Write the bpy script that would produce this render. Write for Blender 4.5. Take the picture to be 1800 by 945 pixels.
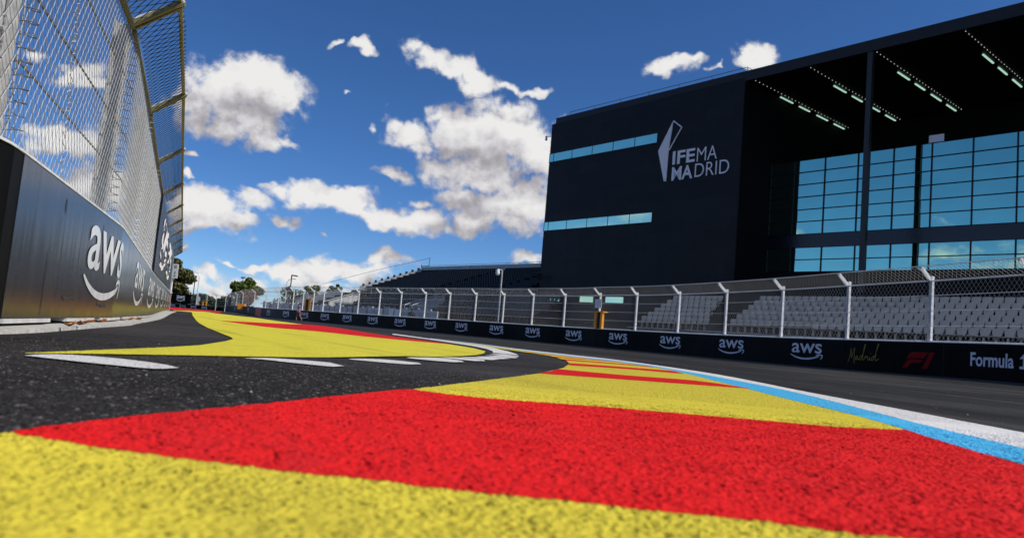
import bpy, bmesh, math, random
import numpy as np
from mathutils import Vector, Matrix
from mathutils.geometry import delaunay_2d_cdt

for o in list(bpy.data.objects):
    bpy.data.objects.remove(o, do_unlink=True)
SC = bpy.context.scene
COL = SC.collection
R = math.radians
random.seed(7)
rng = np.random.default_rng(11)

# ------------------------------------------------------------------ camera
CAM_H = 0.22
ROLL, PITCH = 0.0848, 0.0905
cam_d = bpy.data.cameras.new('camera')
cam = bpy.data.objects.new('camera', cam_d)
COL.objects.link(cam)
cr, sr, cp, sp = math.cos(ROLL), math.sin(ROLL), math.cos(PITCH), math.sin(PITCH)
RV = Vector((cr, -sr * sp, sr * cp))
UV = Vector((-sr, -cr * sp, cr * cp))
FV = Vector((0, cp, sp))
cam.matrix_world = Matrix(((RV.x, UV.x, -FV.x, 0), (RV.y, UV.y, -FV.y, 0), (RV.z, UV.z, -FV.z, CAM_H), (0, 0, 0, 1)))
cam_d.sensor_width = 36
cam_d.lens = 1310 / 1800 * 36
cam_d.clip_start = 0.02
cam_d.clip_end = 6000
cam_d.dof.use_dof = True
cam_d.dof.focus_distance = 9.0
cam_d.dof.aperture_fstop = 4.0
SC.camera = cam

# ------------------------------------------------------------------ sun, sky, exposure
SUN_AZ, SUN_EL = 104.0, 42.0            # degrees clockwise from the view direction, and above the horizon
sun_d = bpy.data.lights.new('sun', 'SUN')
sun_d.energy = 4.6
sun_d.angle = R(0.55)
sun_d.color = (1.0, 0.955, 0.88)
sun = bpy.data.objects.new('sun', sun_d)
COL.objects.link(sun)
sdir = Vector((math.sin(R(SUN_AZ)) * math.cos(R(SUN_EL)), math.cos(R(SUN_AZ)) * math.cos(R(SUN_EL)), math.sin(R(SUN_EL))))
sun.rotation_euler = sdir.to_track_quat('Z', 'Y').to_euler()
sun.location = sdir * 200
SC.view_settings.view_transform = 'Standard'
SC.view_settings.look = 'None'
SC.view_settings.exposure = 0.0
SC.view_settings.gamma = 1.0
SC.view_settings.use_curve_mapping = False
SC.cycles.max_bounces = 6
SC.cycles.transparent_max_bounces = 8
SC.cycles.caustics_reflective = False
SC.cycles.caustics_refractive = False
SC.cycles.sample_clamp_indirect = 4.0

D = {
'yellow_near': [0.002,[[-0.8059,0.9279],[-0.8047,0.9392],[-0.8029,0.9552],[-0.8008,0.975],[-0.7983,0.9972],[-0.7957,1.0204],[-0.7932,1.0429],[-0.7904,1.0661],[-0.7873,1.0919],[-0.7841,1.119],[-0.7808,1.1456],[-0.7777,1.1697],[-0.7751,1.1888],[-0.7692,1.2121],[-0.7656,1.2438],[-0.7607,1.2884],[-0.7534,1.3373],[-0.7458,1.3738],[-0.7367,1.4125],[-0.7254,1.4549],[-0.7115,1.5024],[-0.7001,1.5376],[-0.6868,1.5759],[-0.6718,1.6173],[-0.6557,1.6618],[-0.6389,1.7093],[-0.6219,1.76],[-0.6045,1.8152],[-0.586,1.8761],[-0.5664,1.9421],[-0.5457,2.012],[-0.5243,2.0843],[-0.5023,2.1571],[-0.4758,2.2419],[-0.4491,2.325],[-0.4215,2.411],[-0.3916,2.5062],[-0.3581,2.6193],[-0.3187,2.7582],[-0.2729,2.9241],[-0.221,3.1158],[-0.1641,3.3297],[-0.104,3.5587],[-0.0219,3.8752],[0.0713,4.24],[0.1706,4.6419],[0.2668,5.0544],[0.513,6.4264],[0.6769,7.7821],[0.7404,9.0173],[0.6659,11.0162],[0.3198,12.2967],[0.0102,13.2801],[-0.368,14.569],[-0.8166,16.1577],[-1.3187,17.5765],[-1.8904,18.5773],[-1.9941,19.5832],[-1.2087,17.9244],[-0.8083,17.028],[-0.4064,16.0052],[-0.0204,14.7492],[0.3501,13.5367],[0.6065,12.8234],[0.8589,12.1692],[1.0892,11.6037],[1.3047,11.178],[1.5081,10.805],[1.6715,10.33],[1.7923,9.8439],[1.8758,9.2998],[1.9011,8.4808],[1.8737,7.6558],[1.825,6.8198],[1.7764,6.1123],[1.7374,5.5724],[1.6995,5.0715],[1.6671,4.6787],[1.6409,4.3147],[1.6298,4.0955],[1.6215,3.8841],[1.614,3.6887],[1.6054,3.5142],[1.5941,3.3634],[1.5702,3.1592],[1.5431,2.9868],[1.5139,2.8232],[1.4816,2.6667],[1.4487,2.5194],[1.4212,2.375],[1.4091,2.2914],[1.3992,2.2118],[1.3903,2.1327],[1.3811,2.0517],[1.3708,1.9672],[1.3632,1.9085],[1.3547,1.8443],[1.3462,1.7796],[1.338,1.7182],[1.3306,1.6627],[1.3243,1.6154],[1.3192,1.5778],[1.3157,1.5513],[0.7449,0.7464],[0.0226,0.5375],[-0.4339,0.4465]]],
'yellow_a': [0.002,[[-0.8059,0.9279],[-0.8047,0.9392],[-0.8029,0.9552],[-0.8007,0.9749],[-0.7983,0.9971],[-0.7957,1.0204],[-0.7932,1.0429],[-0.7905,1.0661],[-0.7875,1.0921],[-0.7844,1.1194],[-0.7812,1.1462],[-0.7783,1.1705],[-0.7758,1.1897],[-0.7698,1.2131],[-0.7682,1.2107],[-0.746,1.2032],[-0.7148,1.1928],[-0.6795,1.181],[-0.6446,1.1697],[-0.614,1.1604],[-0.5817,1.1515],[-0.5517,1.144],[-0.5229,1.1374],[-0.4944,1.1313],[-0.4661,1.1258],[-0.4383,1.1211],[-0.4108,1.1166],[-0.3834,1.1121],[-0.3551,1.1069],[-0.3263,1.1015],[-0.2993,1.0968],[-0.2762,1.0935],[-0.2518,1.0938],[-0.2189,1.0933],[-0.2026,1.0912],[-0.1831,1.0883],[-0.1614,1.085],[-0.1383,1.0813],[-0.1148,1.0776],[-0.0917,1.0741],[-0.0699,1.071],[-0.0501,1.0685],[-0.0264,1.0661],[-0.0042,1.0645],[0.0171,1.0633],[0.0379,1.0622],[0.0586,1.061],[0.0797,1.0593],[0.101,1.057],[0.1221,1.0543],[0.1431,1.0515],[0.164,1.0487],[0.185,1.0461],[0.2062,1.044],[0.2278,1.0425],[0.2496,1.0417],[0.2717,1.041],[0.2937,1.0402],[0.3155,1.0388],[0.3367,1.0366],[0.3579,1.0331],[0.3791,1.0286],[0.3999,1.0235],[0.4197,1.0186],[0.4382,1.0143],[0.4551,1.0111],[0.4723,1.008],[0.4835,1.006],[0.4992,1.0055],[0.5299,1.0066],[0.5445,1.0074],[0.5623,1.0086],[0.5827,1.0101],[0.6051,1.0118],[0.6289,1.0137],[0.6535,1.0158],[0.6783,1.0178],[0.7026,1.0199],[0.7259,1.0219],[0.7475,1.0237],[0.7667,1.0254],[0.7829,1.0267],[0.7954,1.0277],[0.7449,0.7464],[0.0226,0.5375],[-0.4339,0.4465]]],
'yellow_b': [0.002,[[-0.3304,2.6802],[-0.296,2.6637],[-0.2495,2.6393],[-0.1944,2.6134],[-0.1338,2.5917],[-0.0701,2.5795],[-0.0283,2.5782],[0.0164,2.5808],[0.0639,2.5862],[0.1138,2.5934],[0.166,2.6015],[0.2201,2.6095],[0.2757,2.6164],[0.3323,2.6211],[0.3795,2.6235],[0.4296,2.6254],[0.4817,2.627],[0.535,2.6282],[0.5887,2.6291],[0.642,2.6298],[0.6942,2.6303],[0.7444,2.6306],[0.7918,2.6308],[0.8356,2.631],[0.9013,2.6293],[0.9603,2.6253],[1.0142,2.6208],[1.065,2.6177],[1.1145,2.6181],[1.1651,2.6237],[1.2484,2.6467],[1.3358,2.6819],[1.4149,2.7182],[1.4715,2.7437],[1.5139,2.8232],[1.5341,2.9431],[1.5652,3.1345],[1.5941,3.3634],[1.6054,3.5142],[1.614,3.6887],[1.6215,3.8841],[1.6298,4.0955],[1.6409,4.3147],[1.6671,4.6787],[1.6995,5.0715],[1.7374,5.5724],[1.7764,6.1123],[1.825,6.8198],[1.8737,7.6558],[1.9011,8.4808],[1.8758,9.2998],[1.7923,9.8439],[1.6715,10.33],[1.5081,10.805],[1.3047,11.178],[1.0892,11.6037],[0.8589,12.1692],[0.6065,12.8234],[0.3501,13.5367],[-0.0204,14.7492],[-0.4064,16.0052],[-0.8083,17.028],[-1.2087,17.9244],[-1.9941,19.5832],[-1.8904,18.5773],[-1.3187,17.5765],[-0.8166,16.1577],[-0.368,14.569],[0.0102,13.2801],[0.3198,12.2967],[0.6659,11.0162],[0.7404,9.0173],[0.6769,7.7821],[0.513,6.4264],[0.2668,5.0544],[0.1689,4.6367],[0.0675,4.2285],[-0.0255,3.8645],[-0.104,3.5587],[-0.1625,3.3321],[-0.2196,3.1141],[-0.269,2.927],[-0.3071,2.7832],[-0.3317,2.6901]]],
'red1': [0.003,[[-0.3337,2.7051],[-0.299,2.6882],[-0.252,2.6633],[-0.1964,2.6368],[-0.1353,2.6145],[-0.071,2.6021],[-0.0288,2.6008],[0.0163,2.6034],[0.0642,2.6089],[0.1146,2.6163],[0.1672,2.6246],[0.2218,2.6328],[0.278,2.6398],[0.3351,2.6446],[0.3827,2.6471],[0.4332,2.6491],[0.4858,2.6507],[0.5396,2.6519],[0.5938,2.6528],[0.6476,2.6535],[0.7003,2.654],[0.7509,2.6544],[0.7987,2.6546],[0.843,2.6547],[0.9093,2.653],[0.9688,2.6489],[1.0232,2.6443],[1.0744,2.6412],[1.1244,2.6415],[1.1754,2.6473],[1.2597,2.6708],[1.3481,2.7068],[1.4282,2.744],[1.4855,2.7701],[1.5069,2.8102],[1.4792,2.6844],[1.4439,2.5212],[1.4147,2.3641],[1.4026,2.2809],[1.3928,2.2016],[1.3839,2.1229],[1.3748,2.0423],[1.3645,1.9582],[1.3569,1.8997],[1.3485,1.8359],[1.34,1.7715],[1.3318,1.7103],[1.3245,1.6551],[1.3182,1.608],[1.3132,1.5705],[1.3097,1.5441],[0.8743,1.0301],[0.7877,1.0178],[0.7754,1.0168],[0.7593,1.0155],[0.7403,1.0138],[0.719,1.012],[0.6959,1.0101],[0.6718,1.008],[0.6473,1.006],[0.6229,1.004],[0.5994,1.0021],[0.5772,1.0004],[0.557,0.999],[0.5394,0.9978],[0.5249,0.997],[0.4945,0.9959],[0.4789,0.9964],[0.4679,0.9983],[0.4508,1.0014],[0.4341,1.0046],[0.4157,1.0088],[0.3961,1.0137],[0.3755,1.0186],[0.3545,1.0231],[0.3335,1.0265],[0.3125,1.0287],[0.2909,1.0301],[0.2691,1.0309],[0.2473,1.0315],[0.2256,1.0324],[0.2043,1.0338],[0.1833,1.0359],[0.1625,1.0384],[0.1418,1.0412],[0.121,1.044],[0.1001,1.0466],[0.079,1.0488],[0.0581,1.0505],[0.0376,1.0518],[0.017,1.0529],[-0.004,1.054],[-0.0261,1.0556],[-0.0495,1.0579],[-0.0691,1.0604],[-0.0907,1.0634],[-0.1136,1.0669],[-0.1368,1.0706],[-0.1596,1.0742],[-0.1811,1.0775],[-0.2004,1.0803],[-0.2165,1.0823],[-0.2492,1.0828],[-0.2733,1.0825],[-0.2962,1.0858],[-0.3229,1.0905],[-0.3514,1.0958],[-0.3794,1.1008],[-0.4065,1.1053],[-0.4337,1.1097],[-0.4612,1.1144],[-0.4892,1.1198],[-0.5174,1.1258],[-0.5459,1.1323],[-0.5756,1.1397],[-0.6075,1.1484],[-0.6377,1.1576],[-0.6723,1.1687],[-0.7071,1.1802],[-0.7379,1.1905],[-0.7598,1.1978],[-0.7711,1.2093],[-0.7685,1.2303],[-0.7648,1.2618],[-0.7598,1.2992],[-0.7534,1.3372],[-0.7458,1.374],[-0.7367,1.413],[-0.7257,1.4554],[-0.712,1.5031],[-0.7007,1.5385],[-0.6874,1.5771],[-0.6726,1.6187],[-0.6566,1.6635],[-0.6398,1.7114],[-0.6229,1.7624],[-0.6057,1.8178],[-0.5874,1.8787],[-0.568,1.9446],[-0.5475,2.0148],[-0.5261,2.0881],[-0.5039,2.1631],[-0.4742,2.2613],[-0.4408,2.3713],[-0.4062,2.4847],[-0.3742,2.5902],[-0.3496,2.6715]]],
'red2': [0.003,[[0.2263,4.8725],[0.2865,4.8902],[0.3681,4.9144],[0.4669,4.9435],[0.5789,4.9761],[0.6996,5.0108],[0.8243,5.0459],[0.9285,5.0746],[1.0496,5.1076],[1.1812,5.1431],[1.3166,5.1793],[1.4486,5.2146],[1.57,5.2469],[1.673,5.2743],[1.7495,5.2947],[1.7354,5.4277],[1.6973,5.58],[1.6337,5.8031],[1.5255,5.9669],[1.4032,5.9852],[1.2542,5.9454],[1.0994,5.8907],[0.9554,5.8633],[0.8111,5.8764],[0.6609,5.9074],[0.5267,5.9422],[0.432,5.966],[0.322,5.3144]]],
'red3': [0.003,[[0.6191,7.1989],[0.7237,7.2605],[0.877,7.3522],[1.0524,7.4459],[1.2195,7.511],[1.3835,7.5331],[1.5536,7.5297],[1.7033,7.5165],[1.8076,7.5087],[1.877,8.2735],[1.741,8.2713],[1.5449,8.265],[1.3355,8.2345],[1.1017,8.1555],[0.8603,8.0542],[0.6938,7.9824]]],
'red4': [0.003,[[0.7286,9.042],[0.8732,9.0919],[1.0855,9.1668],[1.3141,9.2394],[1.5032,9.2804],[1.7534,9.233],[1.9015,9.1565],[1.8381,9.5548],[1.5719,9.7094],[1.3805,9.6918],[1.1327,9.6502],[0.8958,9.6054],[0.7341,9.5761]]],
'red5': [0.003,[[0.677,10.1558],[0.8292,10.2216],[1.0571,10.321],[1.3148,10.4345],[1.5527,10.5406],[1.717,10.6148],[1.5501,10.8632],[1.3654,10.824],[1.0981,10.7694],[0.8338,10.7178],[0.6544,10.6841]]],
'red6': [0.003,[[0.3834,11.927],[0.5795,11.7852],[0.8583,11.5884],[1.1284,11.4029],[1.3085,11.2818],[1.1608,11.5244],[0.9858,11.6715],[0.7221,11.8973],[0.4483,12.1373],[0.2545,12.3107]]],
'blue': [0.003,[[-1.9868,19.5117],[-1.2041,17.8558],[-0.8051,16.9611],[-0.4048,15.9407],[-0.0204,14.6881],[0.3486,13.4791],[0.6039,12.7682],[0.8552,12.1163],[1.0844,11.5529],[1.299,11.1288],[1.5014,10.757],[1.664,10.2838],[1.7842,9.7998],[1.8674,9.2579],[1.8925,8.4424],[1.8652,7.621],[1.8166,6.7887],[1.7683,6.0844],[1.7293,5.5464],[1.6916,5.0479],[1.6593,4.657],[1.6333,4.2947],[1.6222,4.0765],[1.614,3.8661],[1.6066,3.6717],[1.598,3.498],[1.5868,3.3479],[1.563,3.1446],[1.536,2.973],[1.5069,2.8102],[1.4748,2.6544],[1.442,2.5078],[1.4147,2.3641],[1.4026,2.2809],[1.3928,2.2016],[1.3839,2.1229],[1.3748,2.0423],[1.3645,1.9582],[1.3569,1.8997],[1.3485,1.8359],[1.34,1.7715],[1.3318,1.7103],[1.3245,1.6551],[1.3182,1.608],[1.3132,1.5705],[1.3097,1.5441],[1.6141,1.9036],[1.6188,1.9361],[1.6255,1.9818],[1.634,2.0393],[1.6439,2.1068],[1.6547,2.1823],[1.6661,2.2629],[1.6772,2.3448],[1.6873,2.423],[1.6987,2.5237],[1.7091,2.6283],[1.7192,2.7372],[1.7297,2.851],[1.7417,2.9708],[1.7564,3.0975],[1.7788,3.2577],[1.8056,3.4258],[1.8355,3.6046],[1.8674,3.7983],[1.8999,4.0124],[1.935,4.2504],[1.9747,4.5135],[2.0159,4.8055],[2.055,5.1311],[2.0872,5.4961],[2.1061,5.8437],[2.1166,6.2377],[2.1189,6.676],[2.1141,7.1555],[2.1027,7.6636],[2.0856,8.1773],[2.0451,8.9345],[1.9811,9.6723],[1.8925,10.369],[1.7798,11.0062],[1.5874,11.5713],[1.3673,11.8389],[1.14,12.1543],[0.8938,12.6745],[0.6274,13.281],[0.3604,13.9609],[-0.0218,15.1975],[-0.4197,16.4992],[-0.8308,17.4875],[-1.2366,18.3283],[-2.0311,19.9406]]],
'white_edge': [0.003,[[-2.0311,19.9406],[-1.2366,18.3283],[-0.8308,17.4875],[-0.4197,16.4992],[-0.0218,15.1975],[0.3604,13.9609],[0.6274,13.281],[0.8938,12.6745],[1.14,12.1543],[1.3673,11.8389],[1.5874,11.5713],[1.7798,11.0062],[1.8925,10.369],[1.9811,9.6723],[2.0451,8.9345],[2.0856,8.1773],[2.1027,7.6636],[2.1141,7.1555],[2.1189,6.676],[2.1166,6.2377],[2.1061,5.8437],[2.0872,5.4961],[2.055,5.1311],[2.0159,4.8055],[1.9747,4.5135],[1.935,4.2504],[1.8999,4.0124],[1.8674,3.7983],[1.8355,3.6046],[1.8056,3.4258],[1.7788,3.2577],[1.7564,3.0975],[1.7417,2.9708],[1.7297,2.851],[1.7192,2.7372],[1.7091,2.6283],[1.6987,2.5237],[1.6873,2.423],[1.6772,2.3448],[1.6661,2.2629],[1.6547,2.1823],[1.6439,2.1068],[1.634,2.0393],[1.6255,1.9818],[1.6188,1.9361],[1.6141,1.9036],[2.2,2.5954],[2.2003,2.6318],[2.2006,2.6816],[2.2009,2.7433],[2.2013,2.8156],[2.202,2.8968],[2.2029,2.9849],[2.2042,3.0771],[2.2059,3.1699],[2.2083,3.2668],[2.2116,3.3739],[2.2157,3.4907],[2.2202,3.6166],[2.225,3.7505],[2.2299,3.8908],[2.2344,4.0354],[2.2382,4.1813],[2.2413,4.3735],[2.2423,4.5652],[2.2423,4.7621],[2.2428,4.9722],[2.2454,5.2066],[2.2522,5.4808],[2.2689,5.8152],[2.2954,6.2142],[2.3268,6.6747],[2.358,7.1933],[2.3802,7.753],[2.3817,8.3214],[2.3532,8.8873],[2.2962,9.4657],[2.2142,10.0478],[2.1134,10.6224],[2.0016,11.1752],[1.8891,11.6882],[1.669,12.384],[1.4506,12.6988],[1.221,13.0325],[0.9578,13.5403],[0.6732,14.0912],[0.3795,14.7424],[0.0668,15.6067],[-0.2703,16.6304],[-0.5953,17.5617],[-1.2848,19.0291],[-2.101,20.6189]]],
'island_yellow': [0.002,[[-1.8249,2.8787],[-1.8128,2.9166],[-1.7959,2.9712],[-1.7745,3.0384],[-1.749,3.1133],[-1.7202,3.1899],[-1.692,3.2573],[-1.6586,3.3326],[-1.6215,3.4136],[-1.5824,3.4972],[-1.5436,3.5799],[-1.5075,3.6573],[-1.459,3.761],[-1.4142,3.8548],[-1.3715,3.944],[-1.329,4.0353],[-1.2722,4.1582],[-1.2179,4.2793],[-1.1674,4.4077],[-1.1034,4.6167],[-1.0438,4.8572],[-0.9762,5.1746],[-0.9076,5.5172],[-0.7933,6.0387],[-0.694,6.2543],[-0.5883,6.4966],[-0.4198,7.311],[-0.3042,8.1846],[-0.2545,9.2441],[-0.2764,10.5258],[-0.5063,12.1329],[-0.772,13.1716],[-1.054,14.1086],[-1.7238,14.8352],[-2.0468,15.327],[-2.5624,16.1723],[-3.2584,17.6955],[-4.3614,20.6895],[-5.9846,25.1168],[-7.7354,29.8322],[-9.0888,32.8835],[-11.9488,39.3377],[-21.1161,62.5161],[-28.2939,76.8576],[-36.9524,91.2535],[-36.4303,85.0933],[-33.7314,75.5133],[-28.3496,63.476],[-29.944,68.9241],[-28.6745,68.0332],[-13.1578,31.3426],[-8.6837,21.001],[-4.4931,11.2944],[-3.1601,8.3498],[-2.6179,7.171],[-2.4257,6.6979],[-2.2269,5.9926],[-1.9602,4.8511],[-1.9027,4.3182],[-1.8809,4.0167],[-1.8733,3.8273],[-1.8663,3.6202],[-1.8601,3.4449],[-1.8537,3.3063],[-1.8476,3.1872],[-1.843,3.0892],[-1.8394,2.9725],[-1.8378,2.8988]]],
'island_red': [0.003,[[-9.3956,24.4451],[-8.4438,22.9672],[-7.1855,20.904],[-6.1541,19.2617],[-5.5392,18.6432],[-5.0704,18.4783],[-4.56,18.1181],[-3.9581,17.2767],[-3.37,16.3176],[-2.8609,15.5527],[-2.4167,15.0501],[-2.0151,14.6873],[-1.6761,14.4292],[-1.2591,14.2209],[-0.9813,14.1424],[-1.2363,15.0008],[-1.9588,16.829],[-2.6584,18.4862],[-3.5859,20.7594],[-4.7443,24.1098],[-6.1879,28.2749],[-7.7349,32.1861],[-8.9157,34.3666],[-8.3324,29.0624],[-8.5694,27.3267],[-8.8691,26.3128]]],
'far_red': [0.002,[[-49.7642,110.164],[-46.965,111.9022],[-44.3967,111.591],[-42.2065,111.0664],[-35.6646,92.6049],[-39.3042,93.6989],[-36.3917,80.6325]]],
'dashes': [[[-1.7529,2.7579],[-1.7619,2.8082],[-1.7642,2.8791],[-1.7528,2.9402],[-1.7368,2.9648],[-1.7148,2.9847],[-1.6879,2.9999],[-1.6574,3.0102],[-1.6248,3.0157],[-1.5885,3.015],[-1.5477,3.0081],[-1.5054,2.997],[-1.4644,2.9835],[-1.4271,2.9695],[-1.3717,2.9429],[-1.3222,2.9121],[-1.2805,2.8815],[-1.2012,2.7956],[-1.2002,2.7474],[-1.2115,2.6948],[-1.2362,2.6597],[-1.2598,2.6527],[-1.2904,2.6533],[-1.3252,2.6585],[-1.3616,2.6656],[-1.3968,2.6719],[-1.432,2.6778],[-1.469,2.6852],[-1.5062,2.6934],[-1.5418,2.7017],[-1.5738,2.7093],[-1.6195,2.7213],[-1.6585,2.7326],[-1.6915,2.7422]],[[-1.2977,3.7627],[-1.292,3.823],[-1.27,3.9156],[-1.2233,3.9907],[-1.1916,4.0097],[-1.1512,4.0255],[-1.1051,4.0374],[-1.0567,4.0448],[-1.0093,4.0473],[-0.9662,4.0441],[-0.9308,4.0348],[-0.8074,3.8274],[-0.8314,3.6938],[-0.863,3.6907],[-0.9062,3.6966],[-0.9556,3.7083],[-1.0054,3.7221],[-1.0497,3.7346],[-1.1156,3.7585],[-1.1772,3.7854],[-1.2274,3.8008],[-1.2785,3.7723]],[[-0.9589,4.6299],[-0.9536,4.7067],[-0.9225,4.817],[-0.8746,4.9289],[-0.8214,5.0042],[-0.7583,5.0244],[-0.6832,5.0095],[-0.6125,4.9771],[-0.5611,4.9443],[-0.5231,4.7885],[-0.5626,4.6229],[-0.6132,4.5937],[-0.6798,4.5765],[-0.7485,4.5714],[-0.8069,4.5717],[-0.8728,4.5761],[-0.9291,4.5927]],[[-0.7427,5.6942],[-0.713,5.8674],[-0.6435,6.0925],[-0.5642,6.2383],[-0.4836,6.2252],[-0.402,6.1252],[-0.3426,6.0247],[-0.3064,5.7865],[-0.3699,5.5633],[-0.4364,5.5375],[-0.5212,5.5336],[-0.5965,5.5473],[-0.6932,5.5882]],[[-0.5584,6.3836],[-0.4976,6.6076],[-0.3904,6.8202],[-0.2734,6.7972],[-0.1788,6.6816],[-0.1609,6.406],[-0.2495,6.2007],[-0.3456,6.2422],[-0.4468,6.3182]],[[-0.4029,6.9401],[-0.3429,7.1761],[-0.2394,7.3988],[-0.1234,7.3822],[-0.0412,7.2492],[-0.1156,6.8233],[-0.2049,6.8171],[-0.2994,6.8699]],[[-0.2933,7.5575],[-0.1618,7.9441],[-0.0324,7.9486],[0.0673,7.8442],[-0.0143,7.403],[-0.1063,7.3741],[-0.2005,7.4146]],[[-0.2133,8.2746],[-0.0468,8.7403],[0.0699,8.7153],[0.1566,8.5695],[0.1121,8.1076],[0.0016,8.0243],[-0.1148,8.0255]],[[-0.1872,9.0641],[-0.0168,9.6312],[0.1748,9.259],[0.1618,8.8898],[0.0344,8.8256],[-0.1013,8.8335]]],
'crescent': [0.003,[[-3.7864,24.9678],[-3.3746,23.8592],[-2.847,22.4223],[-2.3935,21.1151],[-1.9141,19.4994],[-1.4945,18.0743],[-1.1948,17.2263],[-0.9038,16.451],[-0.6639,15.7582],[-0.4161,14.9544],[-0.2266,14.0889],[0.0469,11.7482],[0.1545,10.3952],[0.1744,9.6711],[-0.0178,9.8984],[-0.16,9.8483],[-0.1698,10.8427],[-0.3105,12.4076],[-0.5888,14.0319],[-0.7969,14.8243],[-1.0555,15.6943],[-1.3545,16.7599],[-1.7741,18.1183],[-2.1192,19.0984],[-2.573,20.3186],[-3.0456,21.5466],[-3.4038,22.464]]],
'gutter_edge': [[-2.615,3.435],[-2.62,3.472],[-2.626,3.523],[-2.633,3.587],[-2.642,3.66],[-2.651,3.74],[-2.662,3.825],[-2.672,3.911],[-2.682,3.994],[-2.693,4.087],[-2.705,4.183],[-2.716,4.283],[-2.729,4.387],[-2.743,4.498],[-2.759,4.615],[-2.778,4.74],[-2.799,4.877],[-2.822,5.028],[-2.849,5.192],[-2.879,5.365],[-2.913,5.546],[-2.953,5.73],[-2.999,5.911],[-3.426,7.018],[-4.392,9.301],[-9.52,20.876],[-14.882,33.463]],
'left_wall': [[-2.72,2.6],[-3.03,4.4],[-4.49,8.5],[-11.03,23.5],[-21.38,47.3]],
'right_wall': [[-101.4,232.93],[-52.57,140.35],[-31.09,93.38],[-23.83,79.78],[-19.55,74.14],[-15.43,69.32],[-11.38,64.34],[-7.91,60.34],[-4.82,56.52],[-2.1,53.16],[0.31,50.4],[2.45,47.13],[3.75,45.47],[5.42,42.2],[7.15,39.3],[8.55,36.2],[10.02,32.2],[11.16,28.79],[12.03,25.93],[13.01,23.35],[13.5,21.88],[13.98,20.24],[14.4,18.6],[14.75,17.0]],
'right_posts': [103.07,118.19,131.0,148.95,159.81,167.76,173.52,176.16,178.67,180.9,184.32,187.79,191.63,194.98,198.58,202.0,205.33,208.41,211.66,214.96,218.57,221.85,225.38,229.08,232.85,236.5,239.88,243.16],
'right_logos': [119.48,131.16,145.04,164.07,172.38,177.35,181.97,186.4,191.18,195.53,199.98,204.15,208.17,212.25,216.37,220.81,225.18,229.96,234.71],
'right_marks': {"madrid0":236.89,"madrid1":238.21,"f0":239.11,"f1":240.3,"form0":241.52,"form1":243.17,"or0":153.62,"or1":158.6,"gate":218.82,"gate0":218.41,"gate1":219.39,"g20":177.2,"g21":178.38,"person":178.38},
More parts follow.
